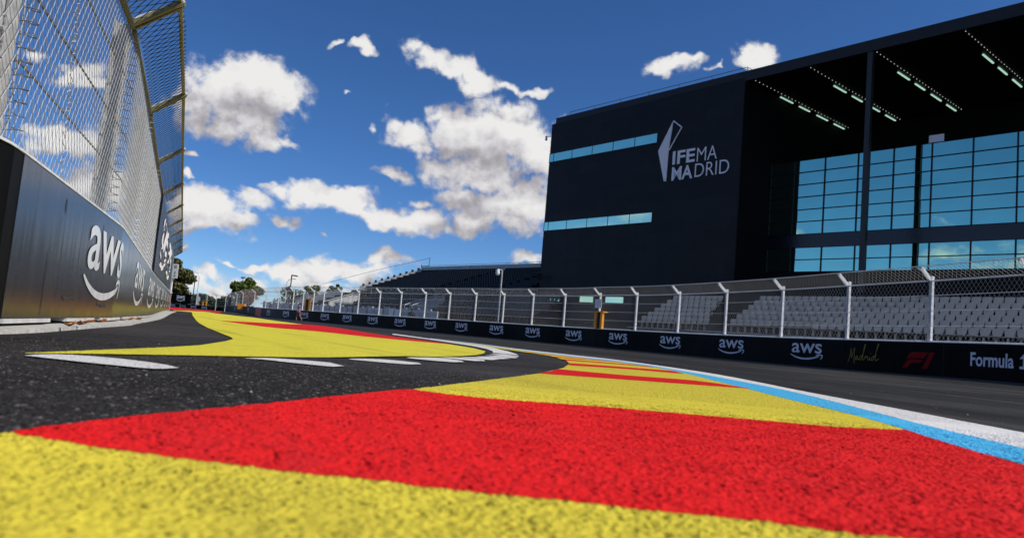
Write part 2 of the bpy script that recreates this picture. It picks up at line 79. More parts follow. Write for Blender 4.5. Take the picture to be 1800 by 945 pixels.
'clouds': [[-0.3758,0.3128,0.0895,0.0483,-0.055,1.1],[-0.421,0.2967,0.0701,0.0545,-0.264,1],[-0.3317,0.3045,0.0483,0.0327,-0.352,0.9],[-0.4495,0.2742,0.0467,0.0467,0.085,0.9],[-0.3823,0.268,0.0701,0.0296,-0.09,0.85],[-0.325,0.2451,0.028,0.0093,-0.352,0.6],[-0.3561,0.244,0.0428,0.0156,-0.229,0.8],[-0.4037,0.2502,0.0467,0.0273,-0.264,0.8],[-0.6228,0.3113,0.0467,0.0218,0.259,0.9],[-0.5929,0.2938,0.0389,0.0171,-0.09,0.8],[-0.6177,0.2181,0.0662,0.0234,0.085,0.95],[-0.5861,0.2145,0.0467,0.0273,0.085,0.9],[-0.5705,0.1567,0.0701,0.035,0.085,1],[-0.523,0.149,0.0467,0.0389,0.085,0.9],[-0.681,0.3346,0.0234,0.0117,0.085,0.7],[-0.4513,0.2064,0.0125,0.007,0.085,0.8],[-0.4525,0.1786,0.0125,0.007,0.085,0.8],[-0.4363,0.0732,0.0156,0.0047,0.085,0.7],[-0.2325,0.3763,0.0218,0.0132,-0.09,0.85],[-0.2695,0.3829,0.014,0.0062,0.347,0.6],[-0.2452,0.3016,0.0078,0.0039,0.085,0.55],[-0.2103,0.267,0.0125,0.0062,-0.264,0.5],[-0.2578,0.1132,0.0062,0.0047,0.085,0.5],[-0.1384,0.374,0.0405,0.0249,-0.177,0.9],[-0.1015,0.3594,0.0452,0.0249,-0.264,0.95],[-0.0686,0.3436,0.0428,0.0202,-0.177,0.85],[-0.0291,0.3414,0.0311,0.0109,-0.264,0.75],[0.0068,0.3357,0.0374,0.007,-0.055,0.7],[-0.1585,0.3787,0.0202,0.0125,0.608,0.6],[-0.0707,0.2791,0.0662,0.0483,0.259,1.1],[-0.0231,0.2713,0.0662,0.0584,0.085,1.1],[0.0177,0.2509,0.0545,0.0467,0.085,1.05],[-0.0947,0.285,0.0467,0.0389,0.085,1],[-0.1549,0.2598,0.0452,0.0296,-0.264,0.85],[-0.1803,0.28,0.0187,0.014,0.085,0.6],[-0.05,0.2213,0.0856,0.035,0.085,1],[-0.1086,0.2241,0.0374,0.0187,0.085,0.8],[-0.1377,0.2438,0.035,0.0195,-0.264,0.8],[-0.1714,0.2061,0.0327,0.0125,-0.002,0.75],[-0.0238,0.1881,0.074,0.0327,0.172,1],[0.008,0.179,0.0662,0.0428,0.085,1],[-0.0738,0.1838,0.0623,0.0234,-0.09,0.85],[-0.1285,0.1477,0.0584,0.0249,-0.055,0.95],[-0.0518,0.1543,0.0389,0.0296,-0.09,0.85],[-0.1674,0.1498,0.035,0.0187,-0.002,0.8],[-0.0012,0.1508,0.0389,0.0218,0.085,0.8],[-0.135,0.1746,0.0311,0.0109,-0.055,0.7],[-0.286,0.1733,0.0607,0.0249,-0.055,1],[-0.2387,0.1656,0.0584,0.0218,-0.125,0.95],[-0.1987,0.1534,0.0389,0.014,-0.264,0.75],[-0.3252,0.1778,0.0311,0.014,0.085,0.75],[-0.4131,0.135,0.0662,0.0389,-0.09,1.05],[-0.4441,0.1362,0.0389,0.035,0.085,0.95],[-0.4289,0.1064,0.0623,0.0202,0.085,0.9],[-0.373,0.1228,0.035,0.0218,-0.09,0.85],[-0.3618,0.159,0.0374,0.0156,-0.09,0.75],[-0.3128,0.1358,0.0327,0.0109,-0.229,0.7],[-0.2516,0.0697,0.0584,0.0218,0.085,0.8],[-0.1981,0.0719,0.0506,0.0218,-0.002,0.78],[-0.1691,0.0898,0.0327,0.014,-0.002,0.85],[-0.1534,0.0858,0.0374,0.0125,-0.055,0.7],[-0.297,0.0635,0.0545,0.0187,0.085,0.9],[-0.2573,0.0515,0.1012,0.0171,-0.002,0.62],[-0.343,0.0634,0.0428,0.0093,-0.002,0.75],[-0.3775,0.0628,0.0202,0.007,-0.002,0.8],[-0.3479,0.0399,0.0623,0.0156,0.085,0.58],[-0.4057,0.0427,0.035,0.0125,-0.002,0.75],[-0.4076,0.0272,0.0623,0.0171,-0.002,0.66],[-0.4237,0.0335,0.0273,0.014,0.085,0.75],[-0.3764,0.0222,0.0701,0.014,0.085,0.55],[-0.2253,0.0388,0.1168,0.0156,-0.002,0.55],[0.0216,0.1085,0.0265,0.0109,-0.002,0.85],[0.1975,0.3888,0.0405,0.0156,0.05,0.85],[0.2231,0.3959,0.0187,0.0093,0.085,0.6],[0.3169,0.4155,0.0405,0.0202,0.085,0.95],[0.3057,0.4031,0.0374,0.0156,0.085,0.85],[0.2511,0.3902,0.0109,0.0047,0.085,0.45],[0.0446,0.3052,0.014,0.0062,0.085,0.4]],
'right_logo_w': [3.89,3.68,3.57,4.06,2.37,2.11,1.78,1.84,1.83,1.73,1.69,1.57,1.48,1.72,1.76,1.6,1.76,1.82,1.78],
'left_logos': [[4.32,6.7],[9.56,12.63],[14.8,18.69],[20.35,24.45],[26.22,30.09],[31.74,35.36],[37.34,40.57],[42.39,45.43]],
'left_joints': [5.33,7.98,12.31,18.68],
'banner_left': [11.14,20.24,27.31,36.18,48.5],
'left_edge_panel': [2.04,6.43],
'track': [0.002,[[2.21,2.607],[2.211,2.659],[2.211,2.734],[2.212,2.829],[2.212,2.939],[2.214,3.06],[2.216,3.185],[2.219,3.297],[2.223,3.422],[2.228,3.56],[2.233,3.709],[2.239,3.868],[2.244,4.033],[2.249,4.201],[2.252,4.432],[2.253,4.665],[2.253,4.909],[2.255,5.181],[2.263,5.506],[2.284,5.918],[2.318,6.42],[2.357,7.011],[2.388,7.674],[2.393,8.359],[2.355,9.043],[2.276,9.742],[2.165,10.441],[2.033,11.116],[1.897,11.74],[1.566,12.621],[1.226,13.089],[0.821,13.866],[0.381,14.804],[-0.085,16.207],[-0.598,17.631],[-1.036,17.951],[-1.532,18.524],[-2.105,20.191],[-2.918,22.786],[-3.88,25.584],[-5.424,28.991],[-7.002,31.979],[-9.371,36.118],[-13.394,44.086],[-20.603,61.006],[-30.716,83.422],[-33.873,87.969],[-52.57,140.35],[-31.09,93.38],[-23.83,79.78],[-19.55,74.14],[-15.43,69.32],[-11.38,64.34],[-7.91,60.34],[-4.82,56.52],[-2.1,53.16],[0.31,50.4],[2.45,47.13],[3.75,45.47],[5.42,42.2],[7.15,39.3],[8.55,36.2],[10.02,32.2],[11.16,28.79],[12.03,25.93],[13.01,23.35],[13.5,21.88],[13.98,20.24],[14.4,18.6],[14.75,17.0]]],
}


SKY_STRENGTH = 0.10
world = bpy.data.worlds.new('World')
SC.world = world
world.use_nodes = True
world.cycles.sampling_method = 'MANUAL'
world.cycles.sample_map_resolution = 512


class NG:
    """a small node wiring helper"""
    def __init__(s, tree):
        s.t = tree
        s.n = tree.nodes
        s.l = tree.links

    def new(s, typ, **kw):
        n = s.n.new(typ)
        for k, v in kw.items():
            setattr(n, k, v)
        return n

    def put(s, sock, v):
        if v is None:
            return
        if isinstance(v, bpy.types.NodeSocket):
            s.l.new(v, sock)
        else:
            sock.default_value = v

    def math(s, op, a, b=None, c=None, clamp=False):
        n = s.new('ShaderNodeMath', operation=op, use_clamp=clamp)
        s.put(n.inputs[0], a); s.put(n.inputs[1], b); s.put(n.inputs[2], c)
        return n.outputs[0]

    def vmath(s, op, a, b=None, c=None, scale=None):
        n = s.new('ShaderNodeVectorMath', operation=op)
        s.put(n.inputs[0], a); s.put(n.inputs[1], b)
        if c is not None:
            s.put(n.inputs[2], c)
        if scale is not None:
            s.put(n.inputs['Scale'], scale)
        return n.outputs['Value'] if op in ('DOT_PRODUCT', 'LENGTH', 'DISTANCE') else n.outputs[0]

    def noise(s, vec, scale, detail=2.0, rough=0.5, lac=2.0, dist=0.0, dims='3D'):
        n = s.new('ShaderNodeTexNoise', noise_dimensions=dims)
        s.put(n.inputs['Vector'], vec)
        n.inputs['Scale'].default_value = scale
        n.inputs['Detail'].default_value = detail
        n.inputs['Roughness'].default_value = rough
        n.inputs['Lacunarity'].default_value = lac
        n.inputs['Distortion'].default_value = dist
        return n

    def voronoi(s, vec, scale, feature='F1', dims='3D', rand=1.0):
        n = s.new('ShaderNodeTexVoronoi', feature=feature, voronoi_dimensions=dims)
        s.put(n.inputs['Vector'], vec)
        n.inputs['Scale'].default_value = scale
        n.inputs['Randomness'].default_value = rand
        return n

    def ramp(s, fac, stops, interp='LINEAR'):
        n = s.new('ShaderNodeValToRGB')
        cr_ = n.color_ramp
        cr_.interpolation = interp
        while len(cr_.elements) < len(stops):
            cr_.elements.new(0.5)
        for e, (p, c) in zip(cr_.elements, stops):
            e.position = p
            e.color = c if len(c) == 4 else (*c, 1)
        s.put(n.inputs[0], fac)
        return n.outputs[0]

    def mix(s, fac, a, b, blend='MIX'):
        n = s.new('ShaderNodeMix', data_type='RGBA', blend_type=blend)
        s.put(n.inputs[0], fac)
        s.put(n.inputs[6], a if isinstance(a, bpy.types.NodeSocket) else (*a, 1) if len(a) == 3 else a)
        s.put(n.inputs[7], b if isinstance(b, bpy.types.NodeSocket) else (*b, 1) if len(b) == 3 else b)
        return n.outputs[2]

    def step(s, v, a, b):
        n = s.new('ShaderNodeMapRange', interpolation_type='SMOOTHSTEP')
        s.put(n.inputs[0], v)
        n.inputs[1].default_value = a
        n.inputs[2].default_value = b
        n.inputs[3].default_value = 0
        n.inputs[4].default_value = 1
        return n.outputs[0]


def cloud_group():
    """density of the cumulus field at a point of the sky plane (X/Y, Z/Y)"""
    g = bpy.data.node_groups.new('cloud_density', 'ShaderNodeTree')
    g.interface.new_socket('Vector', in_out='INPUT', socket_type='NodeSocketVector')
    g.interface.new_socket('Density', in_out='OUTPUT', socket_type='NodeSocketFloat')
    g.interface.new_socket('Body', in_out='OUTPUT', socket_type='NodeSocketFloat')
    k = NG(g)
    gi = k.new('NodeGroupInput'); go = k.new('NodeGroupOutput')
    p = gi.outputs[0]
    warp = k.noise(p, 16.0, 3.0, 0.55)
    w = k.vmath('SUBTRACT', warp.outputs['Color'], (0.5, 0.5, 0.5))
    w = k.vmath('SCALE', w, scale=0.07)
    q = k.vmath('ADD', p, w)
    q = k.vmath('MULTIPLY', q, (1, 1, 0))
    acc = None
    for (u, v, rx, ry, a, st) in D['clouds']:
        mp = k.new('ShaderNodeMapping', vector_type='TEXTURE')
        k.put(mp.inputs['Vector'], q)
        mp.inputs['Location'].default_value = (u, v, 0)
        mp.inputs['Rotation'].default_value = (0, 0, a)
        mp.inputs['Scale'].default_value = (rx * 1.12, ry * 1.12, 1)
        gr = k.new('ShaderNodeTexGradient', gradient_type='SPHERICAL')
        k.put(gr.inputs[0], mp.outputs[0])
        val = gr.outputs['Fac'] if abs(st - 1) < 1e-3 else k.math('MULTIPLY', gr.outputs['Fac'], st)
        acc = val if acc is None else k.math('MAXIMUM', acc, val)
    f = k.noise(p, 24.0, 9.0, 0.62)
    fb = k.math('SUBTRACT', f.outputs['Fac'], 0.5)
    amp = k.math('MULTIPLY', k.step(acc, 0.0, 0.24), 2.2)
    wisp = k.math('SUBTRACT', k.noise(p, 95.0, 6.0, 0.65).outputs['Fac'], 0.5)
    fb = k.math('MULTIPLY_ADD', wisp, 0.14, fb)
    d = k.math('MULTIPLY_ADD', fb, amp, k.math('MULTIPLY_ADD', acc, 1.3, -0.15))
    k.put(go.inputs[1], acc)
    k.put(go.inputs[0], d)
    return g


def build_world():
    k = NG(world.node_tree)
    k.n.clear()
    out = k.new('ShaderNodeOutputWorld')
    bg = k.new('ShaderNodeBackground')
    bg.inputs['Strength'].default_value = SKY_STRENGTH
    k.l.new(bg.outputs[0], out.inputs[0])
    sky = k.new('ShaderNodeTexSky', sky_type='NISHITA')
    sky.sun_disc = False
    sky.sun_elevation = R(SUN_EL)
    sky.sun_rotation = R(SUN_AZ)
    sky.altitude = 3000
    sky.air_density = 1.0
    sky.dust_density = 0.0
    sky.ozone_density = 8.0
    hs = k.new('ShaderNodeHueSaturation')
    hs.inputs['Saturation'].default_value = 1.10
    hs.inputs['Value'].default_value = SKY_VALUE
    hs.inputs['Hue'].default_value = 0.503
    k.l.new(sky.outputs[0], hs.inputs['Color'])
    tc = k.new('ShaderNodeTexCoord')
    sep = k.new('ShaderNodeSeparateXYZ')
    k.l.new(tc.outputs['Generated'], sep.inputs[0])
    x, y, z = sep.outputs
    ys = k.math('MAXIMUM', y, 0.08)
    comb = k.new('ShaderNodeCombineXYZ')
    k.put(comb.inputs[0], k.math('DIVIDE', x, ys)); k.put(comb.inputs[1], k.math('DIVIDE', z, ys))
    g = cloud_group()
    n1 = k.new('ShaderNodeGroup'); n1.node_tree = g
    n2 = k.new('ShaderNodeGroup'); n2.node_tree = g
    k.put(n1.inputs[0], comb.outputs[0])
    k.put(n2.inputs[0], k.vmath('ADD', comb.outputs[0], (0.016, 0.040, 0)))
    d1, d2 = n1.outputs[0], n2.outputs[0]
    alpha = k.math('POWER', k.step(d1, -0.08, 0.56), 1.2)
    front = k.step(y, 0.12, 0.22)
    alpha = k.math('MULTIPLY', alpha, front)
    lit = k.math('SUBTRACT', d1, d2)
    body = k.math('SUBTRACT', n1.outputs[1], n2.outputs[1])
    pv = comb.outputs[0]
    h1 = k.noise(pv, 34.0, 6.0, 0.62).outputs['Fac']
    h2 = k.noise(k.vmath('ADD', pv, (0.006, 0.012, 0)), 34.0, 6.0, 0.62).outputs['Fac']
    g1 = k.noise(pv, 11.0, 3.0, 0.55).outputs['Fac']
    s_ = k.math('MULTIPLY_ADD', lit, 0.07, 0.56)
    s_ = k.math('MULTIPLY_ADD', body, 0.75, s_)
    s_ = k.math('MULTIPLY_ADD', k.math('SUBTRACT', h1, h2), 0.95, s_)
    s_ = k.math('MULTIPLY_ADD', k.math('SUBTRACT', g1, 0.5), 0.38, s_)
    s_ = k.math('MULTIPLY_ADD', k.step(d1, 0.1, 1.2), -0.10, s_)
    ccol = k.ramp(s_, [(0.12, (0.44, 0.42, 0.455)), (0.36, (0.58, 0.56, 0.595)), (0.58, (0.78, 0.765, 0.79)), (0.80, (0.93, 0.92, 0.925)), (1.0, (1.03, 1.02, 1.01))])
    cc = k.vmath('SCALE', ccol, scale=CLOUD_RADIANCE / SKY_STRENGTH)
    # sky behind the camera: low clouds for the glazing, added unseen ones for fill
    dn = k.vmath('MULTIPLY', tc.outputs['Generated'], (1, 1, 2.6))
    bn = k.noise(dn, 5.2, 8.0, 0.6)
    lowb = k.step(z, 0.26, 0.06)
    bd = k.math('MULTIPLY_ADD', lowb, 0.24, k.math('SUBTRACT', bn.outputs['Fac'], 0.09))
    bd = k.math('MULTIPLY_ADD', k.step(z, 0.36, 0.55), 0.17, bd)  # unseen high cloud cover, added to brighten and whiten the shade
    balpha = k.math('MULTIPLY', k.step(bd, 0.60, 0.70), k.math('SUBTRACT', 1.0, front))
    bcol = k.vmath('SCALE', k.ramp(bn.outputs['Fac'], [(0.4, (0.55, 0.53, 0.58)), (0.7, (0.92, 0.91, 0.93))]), scale=1.25 * CLOUD_RADIANCE / SKY_STRENGTH)  # rear clouds brightened beyond the front ones for more shade fill
    c1 = k.mix(alpha, hs.outputs[0], cc)
    c2 = k.mix(balpha, c1, bcol)
    k.l.new(c2, bg.inputs['Color'])


SKY_VALUE = 1.10
CLOUD_RADIANCE = 0.82
build_world()

# ------------------------------------------------------------------ object helpers
def link(o):
    COL.objects.link(o)
    return o


def tag(o, label=None, cat=None, group=None, kind=None):
    if label: o['label'] = label
    if cat: o['category'] = cat
    if group: o['group'] = group
    if kind: o['kind'] = kind
    return o


def empty(name, loc=(0, 0, 0), label=None, cat=None, group=None):
    o = bpy.data.objects.new(name, None)
    o.empty_display_size = 0.2
    o.location = loc
    link(o)
    return tag(o, label, cat, group)


def np_mesh(name, verts, faces):
    """faces: list of (n,k) integer arrays"""
    me = bpy.data.meshes.new(name)
    v = np.asarray(verts, dtype=np.float32)
    me.vertices.add(len(v))
    me.vertices.foreach_set('co', v.ravel())
    loops = np.concatenate([f.ravel() for f in faces]).astype(np.int32)
    tot = np.concatenate([np.full(len(f), f.shape[1], np.int32) for f in faces])
    start = np.concatenate([[0], np.cumsum(tot)[:-1]]).astype(np.int32)
    me.loops.add(len(loops))
    me.loops.foreach_set('vertex_index', loops)
    me.polygons.add(len(tot))
    me.polygons.foreach_set('loop_start', start)
    me.polygons.foreach_set('loop_total', tot)
    me.update(calc_edges=True)
    me.validate()
    return me


def add_mesh(name, me, mat, parent=None, smooth=False):
    o = bpy.data.objects.new(name, me)
    if mat is not None:
        me.materials.append(mat)
    if smooth:
        me.polygons.foreach_set('use_smooth', np.ones(len(me.polygons), bool))
    link(o)
    if parent is not None:
        o.parent = parent
        o.matrix_parent_inverse = Matrix.Identity(4)
        # parts are modelled in world coordinates; undo the parent's place
        o.location = -world_loc(parent)
    return o


def world_loc(o):
    p = Vector((0, 0, 0))
    while o is not None:
        p += Vector(o.location)
        o = o.parent
    return p


class MB:
    """collects simple solids into one mesh"""
    def __init__(s):
        s.v = []
        s.f = []

    def add(s, verts, faces):
        b = len(s.v)
        s.v.extend([tuple(map(float, p)) for p in verts])
        s.f.extend([tuple(int(i) + b for i in f) for f in faces])
        return s

    def hexa(s, c8):
        return s.add(c8, [(0, 3, 2, 1), (4, 5, 6, 7), (0, 1, 5, 4), (1, 2, 6, 5), (2, 3, 7, 6), (3, 0, 4, 7)])

    def box(s, fr, a0, a1, b0, b1, z0, z1):
        return s.hexa([fr(a0, b0, z0), fr(a1, b0, z0), fr(a1, b1, z0), fr(a0, b1, z0), fr(a0, b0, z1), fr(a1, b0, z1), fr(a1, b1, z1), fr(a0, b1, z1)])

    def tube(s, pts, r, n=6, r1=None, caps=True):
        pts = [Vector(p) for p in pts]
        m = len(pts)
        base = len(s.v)
        prev = None
        for i, p in enumerate(pts):
            t = (pts[min(i + 1, m - 1)] - pts[max(i - 1, 0)]).normalized()
            if prev is None:
                a = t.orthogonal().normalized()
            else:
                a = (prev - t * prev.dot(t))
                a = a.normalized() if a.length > 1e-6 else t.orthogonal().normalized()
            prev = a
            b = t.cross(a)
            rr = r if r1 is None else r + (r1 - r) * i / max(1, m - 1)
            for k in range(n):
                an = 2 * math.pi * k / n
                s.v.append(tuple(p + (a * math.cos(an) + b * math.sin(an)) * rr))
        for i in range(m - 1):
            for k in range(n):
                k2 = (k + 1) % n
                s.f.append((base + i * n + k, base + i * n + k2, base + (i + 1) * n + k2, base + (i + 1) * n + k))
        if caps:
            s.f.append(tuple(base + k for k in range(n))[::-1])
            s.f.append(tuple(base + (m - 1) * n + k for k in range(n)))
        return s

    def bar(s, p0, p1, w, h, up=(0, 0, 1)):
        """rectangular bar from p0 to p1"""
        p0, p1, up = Vector(p0), Vector(p1), Vector(up)
        t = (p1 - p0).normalized()
        a = t.cross(up)
        a = a.normalized() if a.length > 1e-5 else t.orthogonal().normalized()
        b = a.cross(t)
        a *= w / 2; b *= h / 2
        return s.hexa([p0 - a - b, p0 + a - b, p0 + a + b, p0 - a + b, p1 - a - b, p1 + a - b, p1 + a + b, p1 - a + b])

    def ball(s, c, r, seg=10, rings=6, sq=(1, 1, 1)):
        vs = []; fs = []
        for i in range(rings + 1):
            th = math.pi * i / rings
            for j in range(seg):
                ph = 2 * math.pi * j / seg
                vs.append((c[0] + r * sq[0] * math.sin(th) * math.cos(ph), c[1] + r * sq[1] * math.sin(th) * math.sin(ph), c[2] + r * sq[2] * math.cos(th)))
        for i in range(rings):
            for j in range(seg):
                j2 = (j + 1) % seg
                fs.append((i * seg + j, (i + 1) * seg + j, (i + 1) * seg + j2, i * seg + j2))
        return s.add(vs, fs)

    def build(s, name, mat, parent=None, smooth=False):
        me = bpy.data.meshes.new(name)
        me.from_pydata(s.v, [], s.f)
        me.update()
        return add_mesh(name, me, mat, parent, smooth)


def bevel(o, w, seg=2):
    m = o.modifiers.new('bevel', 'BEVEL')
    m.width = w
    m.segments = seg
    m.limit_method = 'ANGLE'
    m.angle_limit = R(40)
    return o


def frame(o, e1, e2):
    o, e1, e2 = Vector(o), Vector(e1), Vector(e2)
    return lambda a, b, z: o + e1 * a + e2 * b + Vector((0, 0, z))


class Path:
    """a line on the ground, sampled densely; left() is the side to the left of travel"""
    def __init__(s, pts, zf, sign=1, straight=False):
        s.sign = sign
        p = np.array(pts, float)
        q = []
        n = len(p)
        for i in range(n - 1):
            a, b, c, d = p[max(i - 1, 0)], p[i], p[i + 1], p[min(i + 2, n - 1)]
            L = np.hypot(*(c - b)); la = max(np.hypot(*(b - a)), 1e-6); ld = max(np.hypot(*(d - c)), 1e-6)
            m0 = (c - b) if i == 0 or straight else ((c - b) / L + (b - a) / la) / 2 * L
            m1 = (c - b) if i == n - 2 or straight else ((d - c) / ld + (c - b) / L) / 2 * L
            for t in np.linspace(0, 1, 24, endpoint=False):
                q.append((2 * t**3 - 3 * t**2 + 1) * b + (t**3 - 2 * t**2 + t) * m0 + (-2 * t**3 + 3 * t**2) * c + (t**3 - t**2) * m1)
        q.append(p[-1])
        q = np.array(q)
        s.P = q
        # arc length measured on the control polygon so marks keep their place
        lin = np.r_[0, np.cumsum(np.hypot(*np.diff(p, axis=0).T))]
        S = []
        for i in range(n - 1):
            S += list(lin[i] + (lin[i + 1] - lin[i]) * np.linspace(0, 1, 24, endpoint=False))
        S.append(lin[-1])
        s.S = np.array(S)
        s.L = lin[-1]
        T = np.gradient(q, axis=0)
        T /= np.hypot(T[:, 0], T[:, 1])[:, None]
        s.T = T
        s.Z = np.array([zf(x, y) for x, y in q])

    def at(s, u, off=0.0, z=0.0):
        """numpy in, numpy out: points at arc length u, 'off' to the left, z above the ground there"""
        u = np.asarray(u, float)
        x = np.interp(u, s.S, s.P[:, 0]); y = np.interp(u, s.S, s.P[:, 1])
        tx = np.interp(u, s.S, s.T[:, 0]); ty = np.interp(u, s.S, s.T[:, 1])
        nrm = np.hypot(tx, ty); tx, ty = tx / nrm, ty / nrm
        zz = np.interp(u, s.S, s.Z)
        off = off * s.sign
        return np.stack([x - ty * off, y + tx * off, zz + z + 0 * x], -1)

    def pt(s, u, off=0.0, z=0.0):
        return Vector(s.at(u, off, z))

    def tan(s, u):
        a = s.pt(u + 0.02) - s.pt(u - 0.02)
        a.z = 0
        return a.normalized()


LWP = np.array(D['left_wall'])


def zg(x, y):
    """height of the ground: a shallow dip along the left barrier and a little rise by the right one"""
    z = 0.0
    if 2.5 < y < 70 and x < 5:
        best = 1e9
        for a, b in zip(LWP[:-1], LWP[1:]):
            ab = b - a
            t = min(1, max(0, ((x - a[0]) * ab[0] + (y - a[1]) * ab[1]) / (ab @ ab)))
            q = a + t * ab
            best = min(best, math.hypot(x - q[0], y - q[1]))
        z -= min(1, (y - 2.5) / 3.5) * .085 * math.exp(-((y - 20) / 9)**2) * math.exp(-(best / 5)**2)
    z += .09 * math.exp(-((x - 14.5) / 5)**2 - ((y - 20) / 6)**2)
    q = min(1, max(0, (y - 72) / 56)); w = min(1, max(0, (-22 - x) / 14))
    z += .40 * q * q * (3 - 2 * q) * w * w * (3 - 2 * w)
    return z


LEFT = Path(D['left_wall'], zg, 1, True)    # two straight runs with a kink
RIGHT = Path(D['right_wall'], zg, -1)    # positive offsets are on the track side of the right wall

# ------------------------------------------------------------------ materials
MATS = {}


def base_mat(name):
    m = bpy.data.materials.new(name)
    m.use_nodes = True
    k = NG(m.node_tree)
    b = k.n['Principled BSDF']
    MATS[name] = m
    return m, k, b


def mat(name, col, rough=0.6, metal=0.0, var=0.15, scale=4.0, bump=0.0, bscale=60.0, spec=0.5, stretch=None):
    m, k, b = base_mat(name)
    tc = k.new('ShaderNodeTexCoord')
    vec = tc.outputs['Object']
    if stretch:
        vec = k.vmath('MULTIPLY', vec, stretch)
    n = k.noise(vec, scale, 5.0, 0.6)
    lo = tuple(c * (1 - var) for c in col); hi = tuple(min(1, c * (1 + var)) for c in col)
    k.l.new(k.ramp(n.outputs['Fac'], [(0.3, lo), (0.7, hi)]), b.inputs['Base Color'])
    b.inputs['Roughness'].default_value = rough
    b.inputs['Metallic'].default_value = metal
    b.inputs['Specular IOR Level'].default_value = spec
    if bump:
        n2 = k.noise(vec, bscale, 3.0, 0.6)
        bp = k.new('ShaderNodeBump')
        bp.inputs['Strength'].default_value = bump
        bp.inputs['Distance'].default_value = 0.01
        k.l.new(n2.outputs['Fac'], bp.inputs['Height'])
        k.l.new(bp.outputs[0], b.inputs['Normal'])
    return m


def emit_mat(name, col, strength):
    m, k, b = base_mat(name)
    b.inputs['Base Color'].default_value = (*col, 1)
    b.inputs['Emission Color'].default_value = (*col, 1)
    b.inputs['Emission Strength'].default_value = strength
    return m


def asphalt(name, dark, light, stone=0.10, bump=0.9, tint=(1.0, 0.96, 0.94), tscale=0.35, disp=0.0, streak=False):
    m, k, b = base_mat(name)
    tc = k.new('ShaderNodeTexCoord')
    o = tc.outputs['Object']
    v = k.voronoi(o, 105.0)
    v2 = k.voronoi(o, 48.0)
    cell = k.new('ShaderNodeSeparateColor'); k.l.new(v.outputs['Color'], cell.inputs[0])
    cell2 = k.new('ShaderNodeSeparateColor'); k.l.new(v2.outputs['Color'], cell2.inputs[0])
    c = k.ramp(cell.outputs[0], [(0.0, tuple(dark * t for t in tint)), (0.86, tuple(light * t for t in tint)), (0.97, tuple(stone * t for t in tint)), (1.0, tuple(stone * 1.6 * t for t in tint))])
    big = k.noise(o, tscale, 5.0, 0.6)
    c = k.mix(k.step(big.outputs['Fac'], 0.42, 0.66), c, k.mix(0.45, c, (0.105, 0.095, 0.088)))
    # odd pale stones
    st = k.math('MULTIPLY', k.step(cell2.outputs[1], 0.965, 0.985), k.step(v2.outputs['Distance'], 0.30, 0.16))
    c = k.mix(st, c, (0.26, 0.25, 0.225))
    mid = k.noise(o, 9.0, 4.0, 0.65)
    c = k.mix(k.step(mid.outputs['Fac'], 0.35, 0.65), k.mix(0.35, c, (0.012, 0.011, 0.011)), c)
    if streak:
        # rubbered lines and dust along the running direction of the bend, drawn round its centre
        cen = k.vmath('SUBTRACT', o, (-95.0, -28.0, 0.0))
        rad = k.vmath('LENGTH', k.vmath('MULTIPLY', cen, (1, 1, 0)))
        sn = k.new('ShaderNodeTexNoise', noise_dimensions='1D')
        sn.inputs['Scale'].default_value = 1.1; sn.inputs['Detail'].default_value = 6.0; sn.inputs['Roughness'].default_value = 0.65
        k.put(sn.inputs['W'], rad)
        br = k.noise(o, 0.5, 3.0, 0.6)
        sv = k.math('MULTIPLY_ADD', k.math('SUBTRACT', br.outputs['Fac'], 0.5), 0.35, sn.outputs['Fac'])
        c = k.mix(k.math('MULTIPLY', k.step(sv, 0.50, 0.66), 0.75), c, (0.008, 0.008, 0.008))
        c = k.mix(k.math('MULTIPLY', k.step(sv, 0.46, 0.28), 0.60), c, (0.072, 0.067, 0.061))
    k.l.new(c, b.inputs['Base Color'])
    b.inputs['Roughness'].default_value = 0.8
    b.inputs['Specular IOR Level'].default_value = 0.15
    n1 = k.noise(o, 75.0, 4.0, 0.6).outputs['Fac']
    h = k.math('ADD', k.math('MULTIPLY', v.outputs['Distance'], -0.6), k.math('MULTIPLY', n1, 0.9))
    if disp:
        dp = k.new('ShaderNodeDisplacement')
        dp.inputs['Midlevel'].default_value = 0.2
        sep = k.new('ShaderNodeSeparateXYZ'); k.l.new(o, sep.inputs[0])
        f1 = k.math('MULTIPLY', k.step(sep.outputs[1], 4.6, 3.6), disp)
        k.l.new(h, dp.inputs['Height']); k.put(dp.inputs['Scale'], k.math('ADD', f1, 0.0008))
        k.l.new(dp.outputs[0], k.n['Material Output'].inputs['Displacement'])
        m.displacement_method = 'BOTH'
    else:
        bp = k.new('ShaderNodeBump')
        bp.inputs['Strength'].default_value = bump
        bp.inputs['Distance'].default_value = 0.014
        k.l.new(h, bp.inputs['Height']); k.l.new(bp.outputs[0], b.inputs['Normal'])
    return m


def chip_height(k, o, pit0=0.625):
    """relief of coarse chippings under paint, 0..1, and the mask of pits the roller missed"""
    n1 = k.noise(o, 95.0, 3.0, 0.60).outputs['Fac']
    n2 = k.noise(o, 34.0, 3.0, 0.55).outputs['Fac']
    v = k.voronoi(o, 105.0, 'SMOOTH_F1')
    pn = k.noise(o, 72.0, 2.0, 0.5).outputs['Fac']
    dens = k.noise(o, 2.1, 3.0, 0.6).outputs['Fac']
    pv = k.math('MULTIPLY_ADD', k.math('SUBTRACT', dens, 0.5), 0.16, pn)
    pits = k.step(pv, pit0, pit0 + 0.075)
    h = k.math('MULTIPLY', n1, 0.52)
    h = k.math('MULTIPLY_ADD', v.outputs['Distance'], -0.42, h)
    h = k.math('MULTIPLY_ADD', n2, 0.80, h)
    h = k.math('MULTIPLY_ADD', pits, -0.60, h)
    return h, pits, n1


